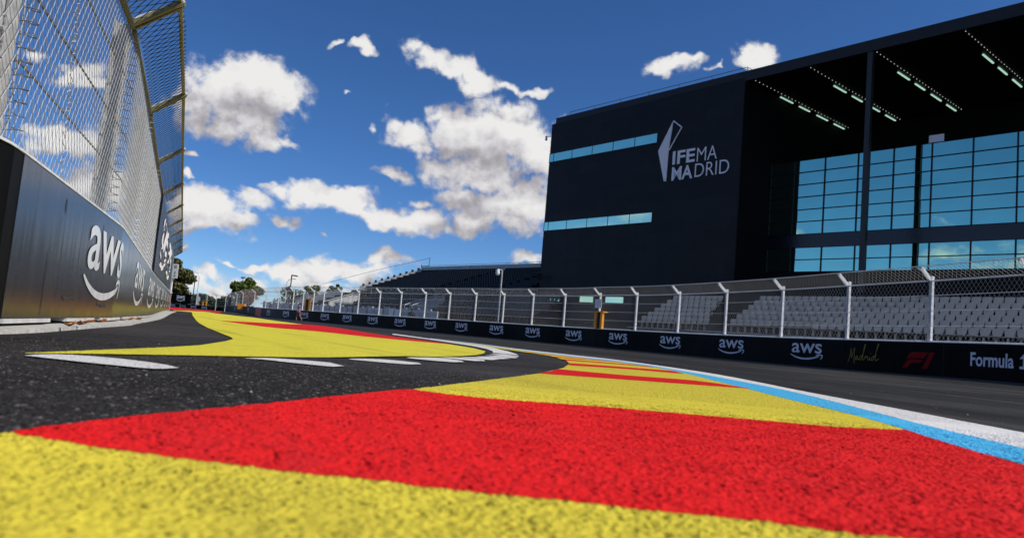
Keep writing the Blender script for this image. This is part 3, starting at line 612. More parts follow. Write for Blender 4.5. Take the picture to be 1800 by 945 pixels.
def paint(name, col, wear=0.12, dirt=0.3, relief=1.0, fine=True, rubber=0.22):
    """road paint rolled over coarse asphalt: lumps, pits the paint missed, grime and faint tyre marks"""
    m, k, b = base_mat(name)
    tc = k.new('ShaderNodeTexCoord')
    o = tc.outputs['Object']
    h, pits, n1 = chip_height(k, o)
    c0 = tuple(col)
    c = k.mix(k.step(n1, 0.30, 0.66), tuple(x * (1 - wear) for x in c0), c0)
    dd = k.noise(o, 2.3, 5.0, 0.62)
    c = k.mix(k.math('MULTIPLY', k.step(dd.outputs['Fac'], 0.48, 0.78), dirt), c, tuple(x * 0.55 + 0.02 for x in c0))
    st = k.new('ShaderNodeMapping', vector_type='TEXTURE'); st.inputs['Rotation'].default_value = (0, 0, R(118)); st.inputs['Scale'].default_value = (9.0, 0.5, 1)
    k.put(st.inputs['Vector'], o)
    sn = k.noise(st.outputs[0], 1.0, 4.0, 0.6)
    c = k.mix(k.math('MULTIPLY', k.step(sn.outputs['Fac'], 0.52, 0.70), rubber), c, tuple(x * 0.35 + 0.015 for x in c0))
    c = k.mix(k.math('MULTIPLY', pits, 0.82), c, tuple(x * 0.10 + 0.010 for x in c0))
    gr = k.noise(o, 420.0, 2.0, 0.6)
    c = k.mix(k.step(gr.outputs['Fac'], 0.40, 0.62), k.mix(0.16, c, (0.02, 0.02, 0.02)), c)
    k.l.new(c, b.inputs['Base Color'])
    b.inputs['Roughness'].default_value = 0.72
    b.inputs['Specular IOR Level'].default_value = 0.10
    dp = k.new('ShaderNodeDisplacement')
    dp.inputs['Midlevel'].default_value = 0.35
    sep = k.new('ShaderNodeSeparateXYZ'); k.l.new(o, sep.inputs[0])
    fade = k.math('MULTIPLY', k.step(sep.outputs[1], 3.4, 2.6), 0.0066 * relief)
    if fine:
        k.l.new(h, dp.inputs['Height'])
        k.put(dp.inputs['Scale'], k.math('ADD', fade, 0.0012))
        k.l.new(dp.outputs[0], k.n['Material Output'].inputs['Displacement'])
        m.displacement_method = 'BOTH'
    else:
        bp = k.new('ShaderNodeBump')
        bp.inputs['Strength'].default_value = 0.9
        bp.inputs['Distance'].default_value = 0.016
        k.l.new(h, bp.inputs['Height']); k.l.new(bp.outputs[0], b.inputs['Normal'])
    return m


M_asph = asphalt('asphalt_coarse', 0.007, 0.036, 0.12, tint=(1.0, 0.89, 0.83))
M_patch = asphalt('asphalt_coarse_near', 0.007, 0.036, 0.12, tint=(1.0, 0.89, 0.83), disp=0.011)
M_track = asphalt('asphalt_track', 0.012, 0.027, 0.045, bump=0.5, tint=(1.0, 0.98, 0.96), tscale=0.2, streak=True)
PAINTS = {}
for fine_ in (True, False):
    q_ = '_near' if fine_ else ''
    PAINTS['yellow', fine_] = paint('yellow_paint' + q_, (0.70, 0.575, 0.052), fine=fine_)
    PAINTS['red', fine_] = paint('red_paint' + q_, (0.76, 0.011, 0.012), dirt=0.25, fine=fine_)
    PAINTS['blue', fine_] = paint('blue_paint' + q_, (0.085, 0.50, 0.82), dirt=0.15, fine=fine_)
    PAINTS['white', fine_] = paint('white_road_paint' + q_, (0.80, 0.78, 0.75), dirt=0.2, fine=fine_)
M_yellow2 = paint('yellow_island_paint', (0.80, 0.71, 0.055), dirt=0.42, fine=False, rubber=0.42)
M_gutter = mat('pale_concrete', (0.47, 0.45, 0.41), 0.85, var=0.28, scale=14, bump=0.5, bscale=60)
M_conc = mat('barrier_concrete', (0.50, 0.49, 0.47), 0.85, var=0.2, scale=7, bump=0.3)
M_galv = mat('galvanised_steel', (0.70, 0.70, 0.70), 0.5, 0.12, var=0.22, scale=9)
M_galvd = mat('dull_galvanised_steel', (0.40, 0.40, 0.395), 0.55, 0.15, var=0.3, scale=14)
M_wire = mat('galvanised_wire', (0.50, 0.50, 0.49), 0.45, 0.2, var=0.2, scale=30)
M_cable = mat('weathered_cable', (0.15, 0.13, 0.09), 0.6, 0.3, var=0.3, scale=40)
M_bounce = mat('yellow_bounce_steel', (0.235, 0.21, 0.09), 0.5, 0.25, var=0.2, scale=6)  # galvanised steel with the yellow ground bounce put into its base colour
M_dsteel = mat('dark_steel', (0.05, 0.05, 0.055), 0.5, 0.5)
M_black = mat('black_cladding', (0.0125, 0.0135, 0.018), 0.55, var=0.12, scale=0.25, spec=0.35)
def cladding():
    """dark metal panels: each a shade of its own, faint seams and rain streaks"""
    m, k, b = base_mat('black_cladding_panels')
    tc = k.new('ShaderNodeTexCoord')
    sep = k.new('ShaderNodeSeparateXYZ'); k.l.new(tc.outputs['Object'], sep.inputs[0])
    al = k.math('ADD', k.math('MULTIPLY', sep.outputs[0], 0.6365), k.math('MULTIPLY', sep.outputs[1], -0.7713))
    cb = k.new('ShaderNodeCombineXYZ'); k.put(cb.inputs[0], al); k.put(cb.inputs[1], sep.outputs[2])
    br = k.new('ShaderNodeTexBrick')
    k.l.new(cb.outputs[0], br.inputs['Vector'])
    br.inputs['Color1'].default_value = (0.0095, 0.0100, 0.0125, 1)
    br.inputs['Color2'].default_value = (0.0150, 0.0158, 0.0190, 1)
    br.inputs['Mortar'].default_value = (0.005, 0.005, 0.006, 1)
    br.inputs['Scale'].default_value = 1.0
    br.inputs['Mortar Size'].default_value = 0.012
    br.inputs['Brick Width'].default_value = 3.0
    br.inputs['Row Height'].default_value = 1.04
    br.inputs['Bias'].default_value = -0.1
    st = k.noise(k.vmath('MULTIPLY', cb.outputs[0], (1.6, 0.06, 1)), 1.0, 5.0, 0.6)
    c = k.mix(k.math('MULTIPLY', k.step(st.outputs['Fac'], 0.5, 0.8), 0.5), br.outputs['Color'], (0.022, 0.022, 0.024))
    k.l.new(c, b.inputs['Base Color'])
    k.put(b.inputs['Roughness'], k.math('MULTIPLY_ADD', st.outputs['Fac'], 0.3, 0.35))
    b.inputs['Specular IOR Level'].default_value = 0.2
    return m


M_clad = cladding()
M_fascia = mat('black_fascia', (0.011, 0.0115, 0.013), 0.5, var=0.1, scale=0.5, spec=0.4)
M_inside = mat('black_interior', (0.007, 0.0075, 0.0075), 0.8, var=0.2, spec=0.2)
M_frame = mat('black_window_frame', (0.006, 0.0065, 0.008), 0.5, var=0.1, spec=0.3)
def vinyl():
    """printed black sheeting: near black, dusted in streaks, rubbed pale in places"""
    m, k, b = base_mat('matte_black_vinyl')
    tc = k.new('ShaderNodeTexCoord')
    o = tc.outputs['Object']
    n = k.noise(k.vmath('MULTIPLY', o, (1, 1, 0.35)), 2.2, 6.0, 0.65)
    s = k.noise(o, 14.0, 5.0, 0.7)
    c = k.ramp(n.outputs['Fac'], [(0.42, (0.0022, 0.0022, 0.0024)), (0.75, (0.0085, 0.0082, 0.0080))])
    c = k.mix(k.math('MULTIPLY', k.step(s.outputs['Fac'], 0.66, 0.78), 0.35), c, (0.06, 0.058, 0.055))
    k.l.new(c, b.inputs['Base Color'])
    b.inputs['Roughness'].default_value = 0.5
    b.inputs['Specular IOR Level'].default_value = 0.06
    bp = k.new('ShaderNodeBump'); bp.inputs['Strength'].default_value = 0.3; bp.inputs['Distance'].default_value = 0.02
    k.l.new(k.noise(o, 1.6, 3.0, 0.5).outputs['Fac'], bp.inputs['Height']); k.l.new(bp.outputs[0], b.inputs['Normal'])
    return m


M_vinyl = vinyl()
M_seam = mat('seam_tape', (0.020, 0.020, 0.021), 0.6, var=0.3, spec=0.1)
M_logo = mat('white_print', (0.80, 0.80, 0.82), 0.5, var=0.06, scale=8)
M_logo2 = mat('pale_print', (0.74, 0.71, 0.78), 0.5, var=0.05, scale=8)
M_bsign = mat('facade_sign_white', (0.88, 0.86, 0.90), 0.5, var=0.05)
M_gold = mat('gold_print', (0.36, 0.29, 0.06), 0.6, var=0.1, spec=0.05)
M_redlogo = mat('red_print', (0.25, 0.010, 0.010), 0.6, var=0.1, spec=0.05)
M_orange = mat('orange_foam', (1.0, 0.37, 0.02), 0.55, var=0.15, scale=6)
M_redend = mat('red_orange_block', (0.48, 0.075, 0.03), 0.6, var=0.2)
M_seatw = mat('grey_white_plastic', (0.66, 0.54, 0.41), 0.5, var=0.15, scale=1.5, spec=0.2)
M_seatk = mat('black_plastic', (0.008, 0.008, 0.0085), 0.45, var=0.2, scale=2, spec=0.2)
M_seatb = mat('brown_grey_plastic', (0.05, 0.042, 0.034), 0.5, var=0.4, scale=2)
M_deck = mat('dark_stand_deck', (0.012, 0.012, 0.012), 0.8, var=0.25, spec=0.15)
M_rail = mat('pale_railing', (0.50, 0.51, 0.50), 0.45, 0.2, var=0.1)
M_panel = mat('pale_blue_panel', (0.36, 0.39, 0.42), 0.5, var=0.35, scale=1.6)
M_pale = mat('pale_green_grey_glass', (0.46, 0.50, 0.48), 0.25, var=0.3, scale=1.0)
M_net = mat('grey_green_glass', (0.23, 0.26, 0.26), 0.2, var=0.25, scale=1.0)
M_lamp = emit_mat('ceiling_tube', (0.55, 0.90, 0.72), 0.72)
M_dot = emit_mat('string_light', (0.9, 0.92, 0.9), 0.75)
M_signw = mat('white_sign', (0.78, 0.78, 0.77), 0.5, var=0.05)
M_skin = mat('skin', (0.45, 0.25, 0.17), 0.5)
M_hair = mat('dark_hair', (0.015, 0.011, 0.009), 0.6)
M_shirt = mat('violet_blue_shirt', (0.13, 0.13, 0.42), 0.8)
M_shorts = mat('red_shorts', (0.45, 0.05, 0.06), 0.8)
M_dark = mat('dark_clothes', (0.012, 0.012, 0.014), 0.8)
M_bark = mat('bark', (0.09, 0.065, 0.045), 0.9, var=0.3, scale=8)
M_leafd = mat('dry_leaf', (0.42, 0.16, 0.05), 0.7, var=0.35, scale=30)


def leaf_mat(name, a, b_):
    m, k, b = base_mat(name)
    info = k.new('ShaderNodeNewGeometry')
    tc = k.new('ShaderNodeTexCoord')
    n = k.noise(tc.outputs['Object'], 1.3, 4.0, 0.65)
    r_ = k.math('ADD', k.math('MULTIPLY', info.outputs['Random Per Island'], 0.5), k.math('MULTIPLY', n.outputs['Fac'], 0.5))
    k.l.new(k.ramp(r_, [(0.25, a), (0.75, b_)]), b.inputs['Base Color'])
    b.inputs['Roughness'].default_value = 0.6
    b.inputs['Specular IOR Level'].default_value = 0.25
    return m


M_leaf_green = leaf_mat('leaf_green', (0.040, 0.072, 0.012), (0.15, 0.19, 0.028))
M_leaf_olive = leaf_mat('leaf_olive', (0.05, 0.055, 0.016), (0.14, 0.125, 0.035))
M_leaf_dark = leaf_mat('leaf_dark', (0.014, 0.024, 0.010), (0.045, 0.065, 0.02))
M_leaf_autumn = leaf_mat('leaf_autumn', (0.10, 0.065, 0.025), (0.22, 0.12, 0.045))


def gloss_panel(name="glossy_dark_laminate", base=(0.022, 0.024, 0.029)):
    """dark laminated barrier face: glossy enough at a grazing view to mirror sky and paint"""
    m, k, b = base_mat(name)
    tc = k.new('ShaderNodeTexCoord')
    o = tc.outputs['Object']
    n = k.noise(k.vmath('MULTIPLY', o, (3.5, 3.5, 0.35)), 1.6, 4.0, 0.6)
    sc = k.noise(o, 26.0, 4.0, 0.7)
    c = k.ramp(n.outputs['Fac'], [(0.3, tuple(q * 0.8 for q in base)), (0.7, base)])
    c = k.mix(k.math('MULTIPLY', k.step(sc.outputs['Fac'], 0.66, 0.74), 0.5), c, (0.10, 0.10, 0.10))
    k.l.new(c, b.inputs['Base Color'])
    r_ = k.math('MULTIPLY_ADD', n.outputs['Fac'], 0.16, 0.14)
    k.l.new(r_, b.inputs['Roughness'])
    b.inputs['IOR'].default_value = 1.75
    bp = k.new('ShaderNodeBump')
    bp.inputs['Strength'].default_value = 0.20
    bp.inputs['Distance'].default_value = 0.012
    w = k.noise(k.vmath('MULTIPLY', o, (2.6, 2.6, 0.12)), 2.4, 2.0, 0.5)
    k.l.new(w.outputs['Fac'], bp.inputs['Height'])
    k.l.new(bp.outputs[0], b.inputs['Normal'])
    return m


M_gloss = gloss_panel()
M_glosslogo = gloss_panel('white_print_under_laminate', (0.78, 0.78, 0.79))


def coated_glass(name, tint, rough=0.02):
    m, k, b = base_mat(name)
    tc = k.new('ShaderNodeTexCoord')
    n = k.noise(tc.outputs['Object'], 0.5, 3.0, 0.5)
    k.l.new(k.ramp(n.outputs['Fac'], [(0.3, tuple(t * 0.92 for t in tint)), (0.7, tint)]), b.inputs['Base Color'])
    b.inputs['Metallic'].default_value = 1.0
    b.inputs['Roughness'].default_value = rough
    bp = k.new('ShaderNodeBump')
    bp.inputs['Strength'].default_value = 0.10
    bp.inputs['Distance'].default_value = 0.03
    w = k.noise(tc.outputs['Object'], 0.55, 2.0, 0.5)
    k.l.new(w.outputs['Fac'], bp.inputs['Height'])
    k.l.new(bp.outputs[0], b.inputs['Normal'])
    return m


M_glass = coated_glass('blue_coated_glass', (0.46, 0.74, 0.55))
M_glass2 = coated_glass('teal_coated_glass', (0.66, 0.93, 0.66), 0.06)

# ------------------------------------------------------------------ ground, track and paint
def edge_fill(pts, near=5.0, step=0.03, jit=0.0022):
    """the outline with short edges near the camera and a slightly ragged paint edge"""
    out = []
    n = len(pts)
    for i in range(n):
        a = np.array(pts[i]); b = np.array(pts[(i + 1) % n])
        d = min(np.hypot(*a), np.hypot(*b))
        L = np.hypot(*(b - a))
        m = int(min(140, max(1, L / step))) if d < near else max(1, min(40, int(L / 0.5)))
        for k in range(m):
            p = a + (b - a) * k / m
            if d < near:
                p = p + rng.normal(0, jit, 2)
            out.append(p)
    return out


def inside_points(poly, g):
    """those of the points g that lie inside the outline (even-odd)"""
    ins = np.zeros(len(g), bool)
    n = len(poly)
    for i in range(n):
        a, b = poly[i], poly[(i + 1) % n]
        c = ((a[1] > g[:, 1]) != (b[1] > g[:, 1]))
        if abs(b[1] - a[1]) > 1e-12:
            ins ^= c & (g[:, 0] < (b[0] - a[0]) * (g[:, 1] - a[1]) / (b[1] - a[1]) + a[0])
    return [Vector((p[0], p[1])) for p in g[ins]]


YC = 3.4


def clip_y(pts, y0, keep_near):
    """half-plane clip of an outline at y = y0"""
    out = []
    n = len(pts)
    ins = lambda p: (p[1] <= y0) == keep_near
    for i in range(n):
        a, b = pts[i], pts[(i + 1) % n]
        if ins(a):
            out.append(tuple(a))
        if ins(a) != ins(b):
            s = (y0 - a[1]) / (b[1] - a[1])
            out.append((a[0] + (b[0] - a[0]) * s, y0))
    return out


def painted(name, key, lay, colour, jit=0.0022):
    """a painted sheet: the part near the camera is finely divided so its relief is real"""
    pts = D[key][1] if isinstance(key, str) else key
    near, far = clip_y(pts, YC, True), clip_y(pts, YC, False)
    if len(near) > 2:
        o = sheet(name, near, lay, PAINTS[colour, True], jit, grid=0.16)
        s = o.modifiers.new('fine', 'SUBSURF')
        s.subdivision_type = 'SIMPLE'
        s.levels = 1
        s.render_levels = 5
    if len(far) > 2:
        sheet(name, far, lay, PAINTS[colour, False], jit)


def sheet(name, pts, lay, m, jit=0.0022, grid=0.0):
    """a flat sheet 'lay' above the ground that follows its dips"""
    out = edge_fill(pts, jit=jit, step=0.06 if grid else 0.03)
    n = len(out)
    poly = np.array(out)
    vs = [Vector((p[0], p[1])) for p in out]
    x0, y0 = poly.min(0); x1, y1 = poly.max(0)
    if grid:
        gx, gy = np.meshgrid(np.arange(x0 + grid / 2, x1, grid), np.arange(y0 + grid / 2, y1, grid))
        g = np.stack([gx.ravel(), gy.ravel()], -1) + rng.normal(0, grid * 0.05, (gx.size, 2))
        vs += inside_points(poly, g)
    elif y1 > 6 and y0 < 120:
        gx, gy = np.meshgrid(np.arange(max(x0, -70) + 0.4, min(x1, 20), 1.0), np.r_[np.arange(max(y0, 5) + 0.4, min(y1, 48), 1.3), np.arange(max(y0, 49), min(y1, 135), 2.6)])
        g = np.stack([gx.ravel(), gy.ravel()], -1)
        vs += inside_points(poly, g)
    co, ed, fa, *_ = delaunay_2d_cdt(vs, [(i, (i + 1) % n) for i in range(n)], [], 2, 1e-6)
    keep = []
    for f in fa:
        c = sum((co[i] for i in f), Vector((0, 0))) / len(f)
        w = False
        for i in range(n):
            a, b = poly[i], poly[(i + 1) % n]
            if (a[1] > c.y) != (b[1] > c.y) and c.x < (b[0] - a[0]) * (c.y - a[1]) / (b[1] - a[1]) + a[0]:
                w = not w
        if w:
            keep.append(f)
    me = bpy.data.meshes.new(name)
    me.from_pydata([(p.x, p.y, zg(p.x, p.y) + lay) for p in co], [], keep)
    me.update()
    o = add_mesh(name, me, m)
    return tag(o, kind='structure')


def build_ground():
    xs = np.r_[-3000, -600, -150, np.arange(-80, 31, 1.0), 150, 600, 3000]
    ys = np.r_[-3000, -300, -40, np.arange(-6, 140, 1.0), 160, 600, 3000]
    X, Y = np.meshgrid(xs, ys)
    Z = np.vectorize(zg)(X, Y)
    v = np.stack([X, Y, Z - 0.006], -1).reshape(-1, 3)
    nx = len(xs)
    i, j = np.meshgrid(np.arange(nx - 1), np.arange(len(ys) - 1))
    a = (j * nx + i).ravel()
    f = np.stack([a, a + 1, a + nx + 1, a + nx], -1)
    o = add_mesh('ground', np_mesh('ground', v, [f]), M_asph)
    tag(o, kind='structure')


build_ground()
sheet('track', D['track'][1], -0.003, M_track)
painted('painted_runoff', 'yellow_a', 0.002, 'yellow')
painted('painted_runoff', 'yellow_b', 0.002, 'yellow')
for key in ('red1', 'red2', 'red3', 'red4', 'red5', 'red6'):
    painted('painted_stripe', key, 0.003, 'red')
painted('painted_edge_line', 'blue', 0.003, 'blue')
painted('painted_edge_line', 'white_edge', 0.003, 'white')
sheet('painted_island', D['island_yellow'][1], 0.002, M_yellow2)
sheet('painted_stripe', D['island_red'][1], 0.003, PAINTS['red', False])
sheet('painted_stripe', D['far_red'][1], 0.002, PAINTS['red', False])
sheet('painted_edge_line', D['crescent'][1], 0.003, PAINTS['white', False])
for d_ in D['dashes']:
    sheet('painted_dash', d_, 0.003, PAINTS['white', False], 0.0015)


def build_patch():
    """the bare asphalt next to the camera, finely divided for the same reason"""
    xs = np.arange(-2.6, 0.9, 0.007); ys = np.arange(1.0, 4.7, 0.007)
    X, Y = np.meshgrid(xs, ys)
    v = np.stack([X, Y, np.full_like(X, -0.004)], -1).reshape(-1, 3)
    nx = len(xs)
    i, j = np.meshgrid(np.arange(nx - 1), np.arange(len(ys) - 1))
    a = (j * nx + i).ravel()
    cx = X[:-1, :-1].ravel(); cy = Y[:-1, :-1].ravel()
    ok = (np.abs(cx / cy + 0.05) < 0.78)
    poly = np.array(D['yellow_near'][1])
    g = np.stack([cx, cy], -1)
    n = len(poly); ins = np.zeros(len(g), bool)
    for q in range(n):
        p0, p1 = poly[q], poly[(q + 1) % n]
        if abs(p1[1] - p0[1]) > 1e-12:
            ins ^= ((p0[1] > cy) != (p1[1] > cy)) & (cx < (p1[0] - p0[0]) * (cy - p0[1]) / (p1[1] - p0[1]) + p0[0])
    ok &= ~ins
    f = np.stack([a, a + 1, a + nx + 1, a + nx], -1)[ok]
    o = add_mesh('ground', np_mesh('ground', v, [f]), M_patch)
    tag(o, kind='structure')


build_patch()


def build_gutter():
    """pale concrete gutter slab at the foot of the left barrier"""
    ge = np.array(D['gutter_edge'])
    n = 120
    u = np.linspace(0.0, LEFT.L - 1, n)
    inner = LEFT.at(u, 0.35, 0.022)
    # outer edge: nearest progress along the listed edge
    lin = np.r_[0, np.cumsum(np.hypot(*np.diff(ge, axis=0).T))]
    y = inner[:, 1]
    ox = np.interp(y, ge[:, 1], ge[:, 0]); 
    w = np.maximum(ox - inner[:, 0], 0.1)
    mb = MB()
    outer = [LEFT.at(uu, -max(0.16, 0.16 + 0.006 * uu + rng.normal(0, .006)), 0.02) for uu in u]
    vs = []
    for a, b in zip(inner, outer):
        vs += [tuple(a), tuple(b), (b[0], b[1], b[2] - 0.03)]
    fs = []
    for i in range(n - 1):
        fs += [(3 * i, 3 * i + 1, 3 * i + 4, 3 * i + 3), (3 * i + 1, 3 * i + 2, 3 * i + 5, 3 * i + 4)]
    mb.add(vs, fs)
    o = mb.build('gutter', M_gutter)
    tag(o, kind='structure')


build_gutter()

# ------------------------------------------------------------------ lettering
def text2d(body, offset=0.0, shear=0.0):
    cu = bpy.data.curves.new('t', 'FONT')
    cu.body = body
    cu.size = 1.0
    cu.offset = offset
    cu.shear = shear
    cu.resolution_u = 4
    ob = bpy.data.objects.new('t', cu)
    link(ob)
    dg = bpy.context.evaluated_depsgraph_get()
    me = bpy.data.meshes.new_from_object(ob.evaluated_get(dg))
    v = np.array([tuple(p.co) for p in me.vertices])[:, :2]
    f = [tuple(p.vertices) for p in me.polygons]
    bpy.data.objects.remove(ob, do_unlink=True)
    bpy.data.meshes.remove(me)
    return v, f


def fit2d(v, u0, u1, w0, w1):
    lo, hi = v.min(0), v.max(0)
    q = (v - lo) / (hi - lo)
    return np.stack([u0 + q[:, 0] * (u1 - u0), w0 + q[:, 1] * (w1 - w0)], -1)


def ribbon(pts, w):
    """a stroke of varying width along 2-d points"""
    p = np.array(pts, float)
    t = np.gradient(p, axis=0)
    t /= np.hypot(t[:, 0], t[:, 1])[:, None] + 1e-9
    nrm = np.stack([-t[:, 1], t[:, 0]], -1)
    w = np.broadcast_to(np.asarray(w, float), (len(p),))[:, None] / 2
    a, b = p + nrm * w, p - nrm * w
    v = np.concatenate([a, b])
    n = len(p)
    f = [(i, i + 1, n + i + 1, n + i) for i in range(n - 1)]
    return v, f


def merge2d(parts):
    V = []; F = []; b = 0
    for v, f in parts:
        V.append(np.asarray(v, float)); F += [tuple(i + b for i in q) for q in f]; b += len(v)
    return np.concatenate(V), F


def spline(pts, n=8):
    p = np.array(pts, float); out = []
    for i in range(len(p) - 1):
        a, b, c, d = p[max(i - 1, 0)], p[i], p[i + 1], p[min(i + 2, len(p) - 1)]
        for t in np.arange(n) / n:
            out.append(.5 * ((2 * b) + (-a + c) * t + (2 * a - 5 * b + 4 * c - d) * t * t + (-a + 3 * b - 3 * c + d) * t**3))
    out.append(p[-1])
    return np.array(out)


_aws = None


def smile_logo():
    """three lower-case letters over a smiling arrow, in a unit box 1 wide and 0.6 high"""
    global _aws
    if _aws is None:
        v, f = text2d('aws', 0.011)
        v = fit2d(v, 0.03, 0.975, 0.24, 0.60)
        arc = spline([(0.0, 0.185), (0.10, 0.115), (0.25, 0.055), (0.42, 0.032), (0.60, 0.048), (0.76, 0.092), (0.90, 0.150)])
        wd = 0.014 + 0.050 * np.sin(np.linspace(0.12, 2.75, len(arc)))**1.0
        head1 = spline([(0.80, 0.170), (0.90, 0.205), (0.985, 0.190)])
        head2 = spline([(0.985, 0.200), (0.985, 0.12), (0.935, 0.035)])
        parts = [(v, f), ribbon(arc, wd), ribbon(head1, 0.040), ribbon(head2, np.linspace(0.045, 0.02, len(head2)))]
        _aws = merge2d(parts)
    return _aws


def fine_logo():
    """the same print cut into small faces, for cloth"""
    v, f = smile_logo()
    bm = bmesh.new()
    vs = [bm.verts.new((p[0], p[1], 0)) for p in v]
    for q in f:
        try:
            bm.faces.new([vs[i] for i in q])
        except ValueError:
            pass
    bmesh.ops.triangulate(bm, faces=bm.faces[:])
    for x in np.arange(0.02, 1.0, 0.02):
        bmesh.ops.bisect_plane(bm, geom=bm.verts[:] + bm.edges[:] + bm.faces[:], plane_co=(x, 0, 0), plane_no=(1, 0, 0))
    for y in np.arange(0.1, 0.6, 0.1):
        bmesh.ops.bisect_plane(bm, geom=bm.verts[:] + bm.edges[:] + bm.faces[:], plane_co=(0, y, 0), plane_no=(0, 1, 0))
    bm.verts.index_update()
    r = np.array([tuple(p.co)[:2] for p in bm.verts]), [tuple(p.index for p in q.verts) for q in bm.faces]
    bm.free()
    return r


def on_path(name, vf, path, off, m, parent):
    v, f = vf
    P = path.at(v[:, 0], off, v[:, 1])
    me = bpy.data.meshes.new(name)
    me.from_pydata([tuple(p) for p in P], [], f)
    me.update()
    return add_mesh(name, me, m, parent)


def wall_solid(name, path, u0, u1, off0, off1, z0, z1, m, parent, step=0.5):
    n = max(2, int((u1 - u0) / step) + 1)
    u = np.linspace(u0, u1, n)
    rows = [path.at(u, off0, z0), path.at(u, off0, z1), path.at(u, off1, z1), path.at(u, off1, z0)]
    v = np.stack(rows, 1).reshape(-1, 3)
    fs = []
    for i in range(n - 1):
        for k in range(4):
            k2 = (k + 1) % 4
            fs.append((4 * i + k, 4 * i + k2, 4 * i + 4 + k2, 4 * i + 4 + k))
    fs += [(0, 3, 2, 1), (4 * n - 4, 4 * n - 3, 4 * n - 2, 4 * n - 1)]
    mb = MB().add(v, fs)
    return mb.build(name, m, parent)


def strand_mesh(A, B, r, k=3):
    """straight wires A[i]->B[i] as k-sided prisms"""
    A = np.asarray(A, float); B = np.asarray(B, float)
    T = B - A
    T /= np.linalg.norm(T, axis=1)[:, None] + 1e-9
    ref = np.where(np.abs(T[:, 2:3]) < 0.9, np.array([[0, 0, 1.0]]), np.array([[1.0, 0, 0]]))
    U = np.cross(T, ref); U /= np.linalg.norm(U, axis=1)[:, None]
    W = np.cross(T, U)
    N = len(A)
    an = 2 * np.pi * np.arange(k) / k
    off = (U[:, None, :] * np.cos(an)[None, :, None] + W[:, None, :] * np.sin(an)[None, :, None]) * r
    v = np.concatenate([A[:, None, :] + off, B[:, None, :] + off], 1).reshape(-1, 3)
    base = np.arange(N)[:, None] * 2 * k
    q = []
    for i in range(k):
        j = (i + 1) % k
        q.append(np.concatenate([base + i, base + j, base + k + j, base + k + i], 1))
    return v, np.concatenate(q)


def chain_link(surf, u0, u1, t0, t1, pitch, hz, r, k=3, jit=0.0):
    """zigzag strands hooked side by side; surf(u, t, lift) gives points"""
    nu = int((u1 - u0) / pitch)
    nt = max(1, int(round((t1 - t0) / hz)))
    i = np.arange(nu)[:, None]; j = np.arange(nt + 1)[None, :]
    side = np.where((i + j) % 2 == 0, 1.0, -1.0)
    u = u0 + (i + 0.5) * pitch + side * pitch * 0.52
    t = t0 + (t1 - t0) * j / nt + 0 * u
    if jit:
        u = u + rng.normal(0, jit, u.shape)
    ua, ub, ta, tb = u[:, :-1].ravel(), u[:, 1:].ravel(), t[:, :-1].ravel(), t[:, 1:].ravel()
    rising = np.where(ub > ua, 1.0, -1.0)
    A = surf(ua, ta, rising * r); B = surf(ub, tb, -rising * r)
    return strand_mesh(A, B, r, k)


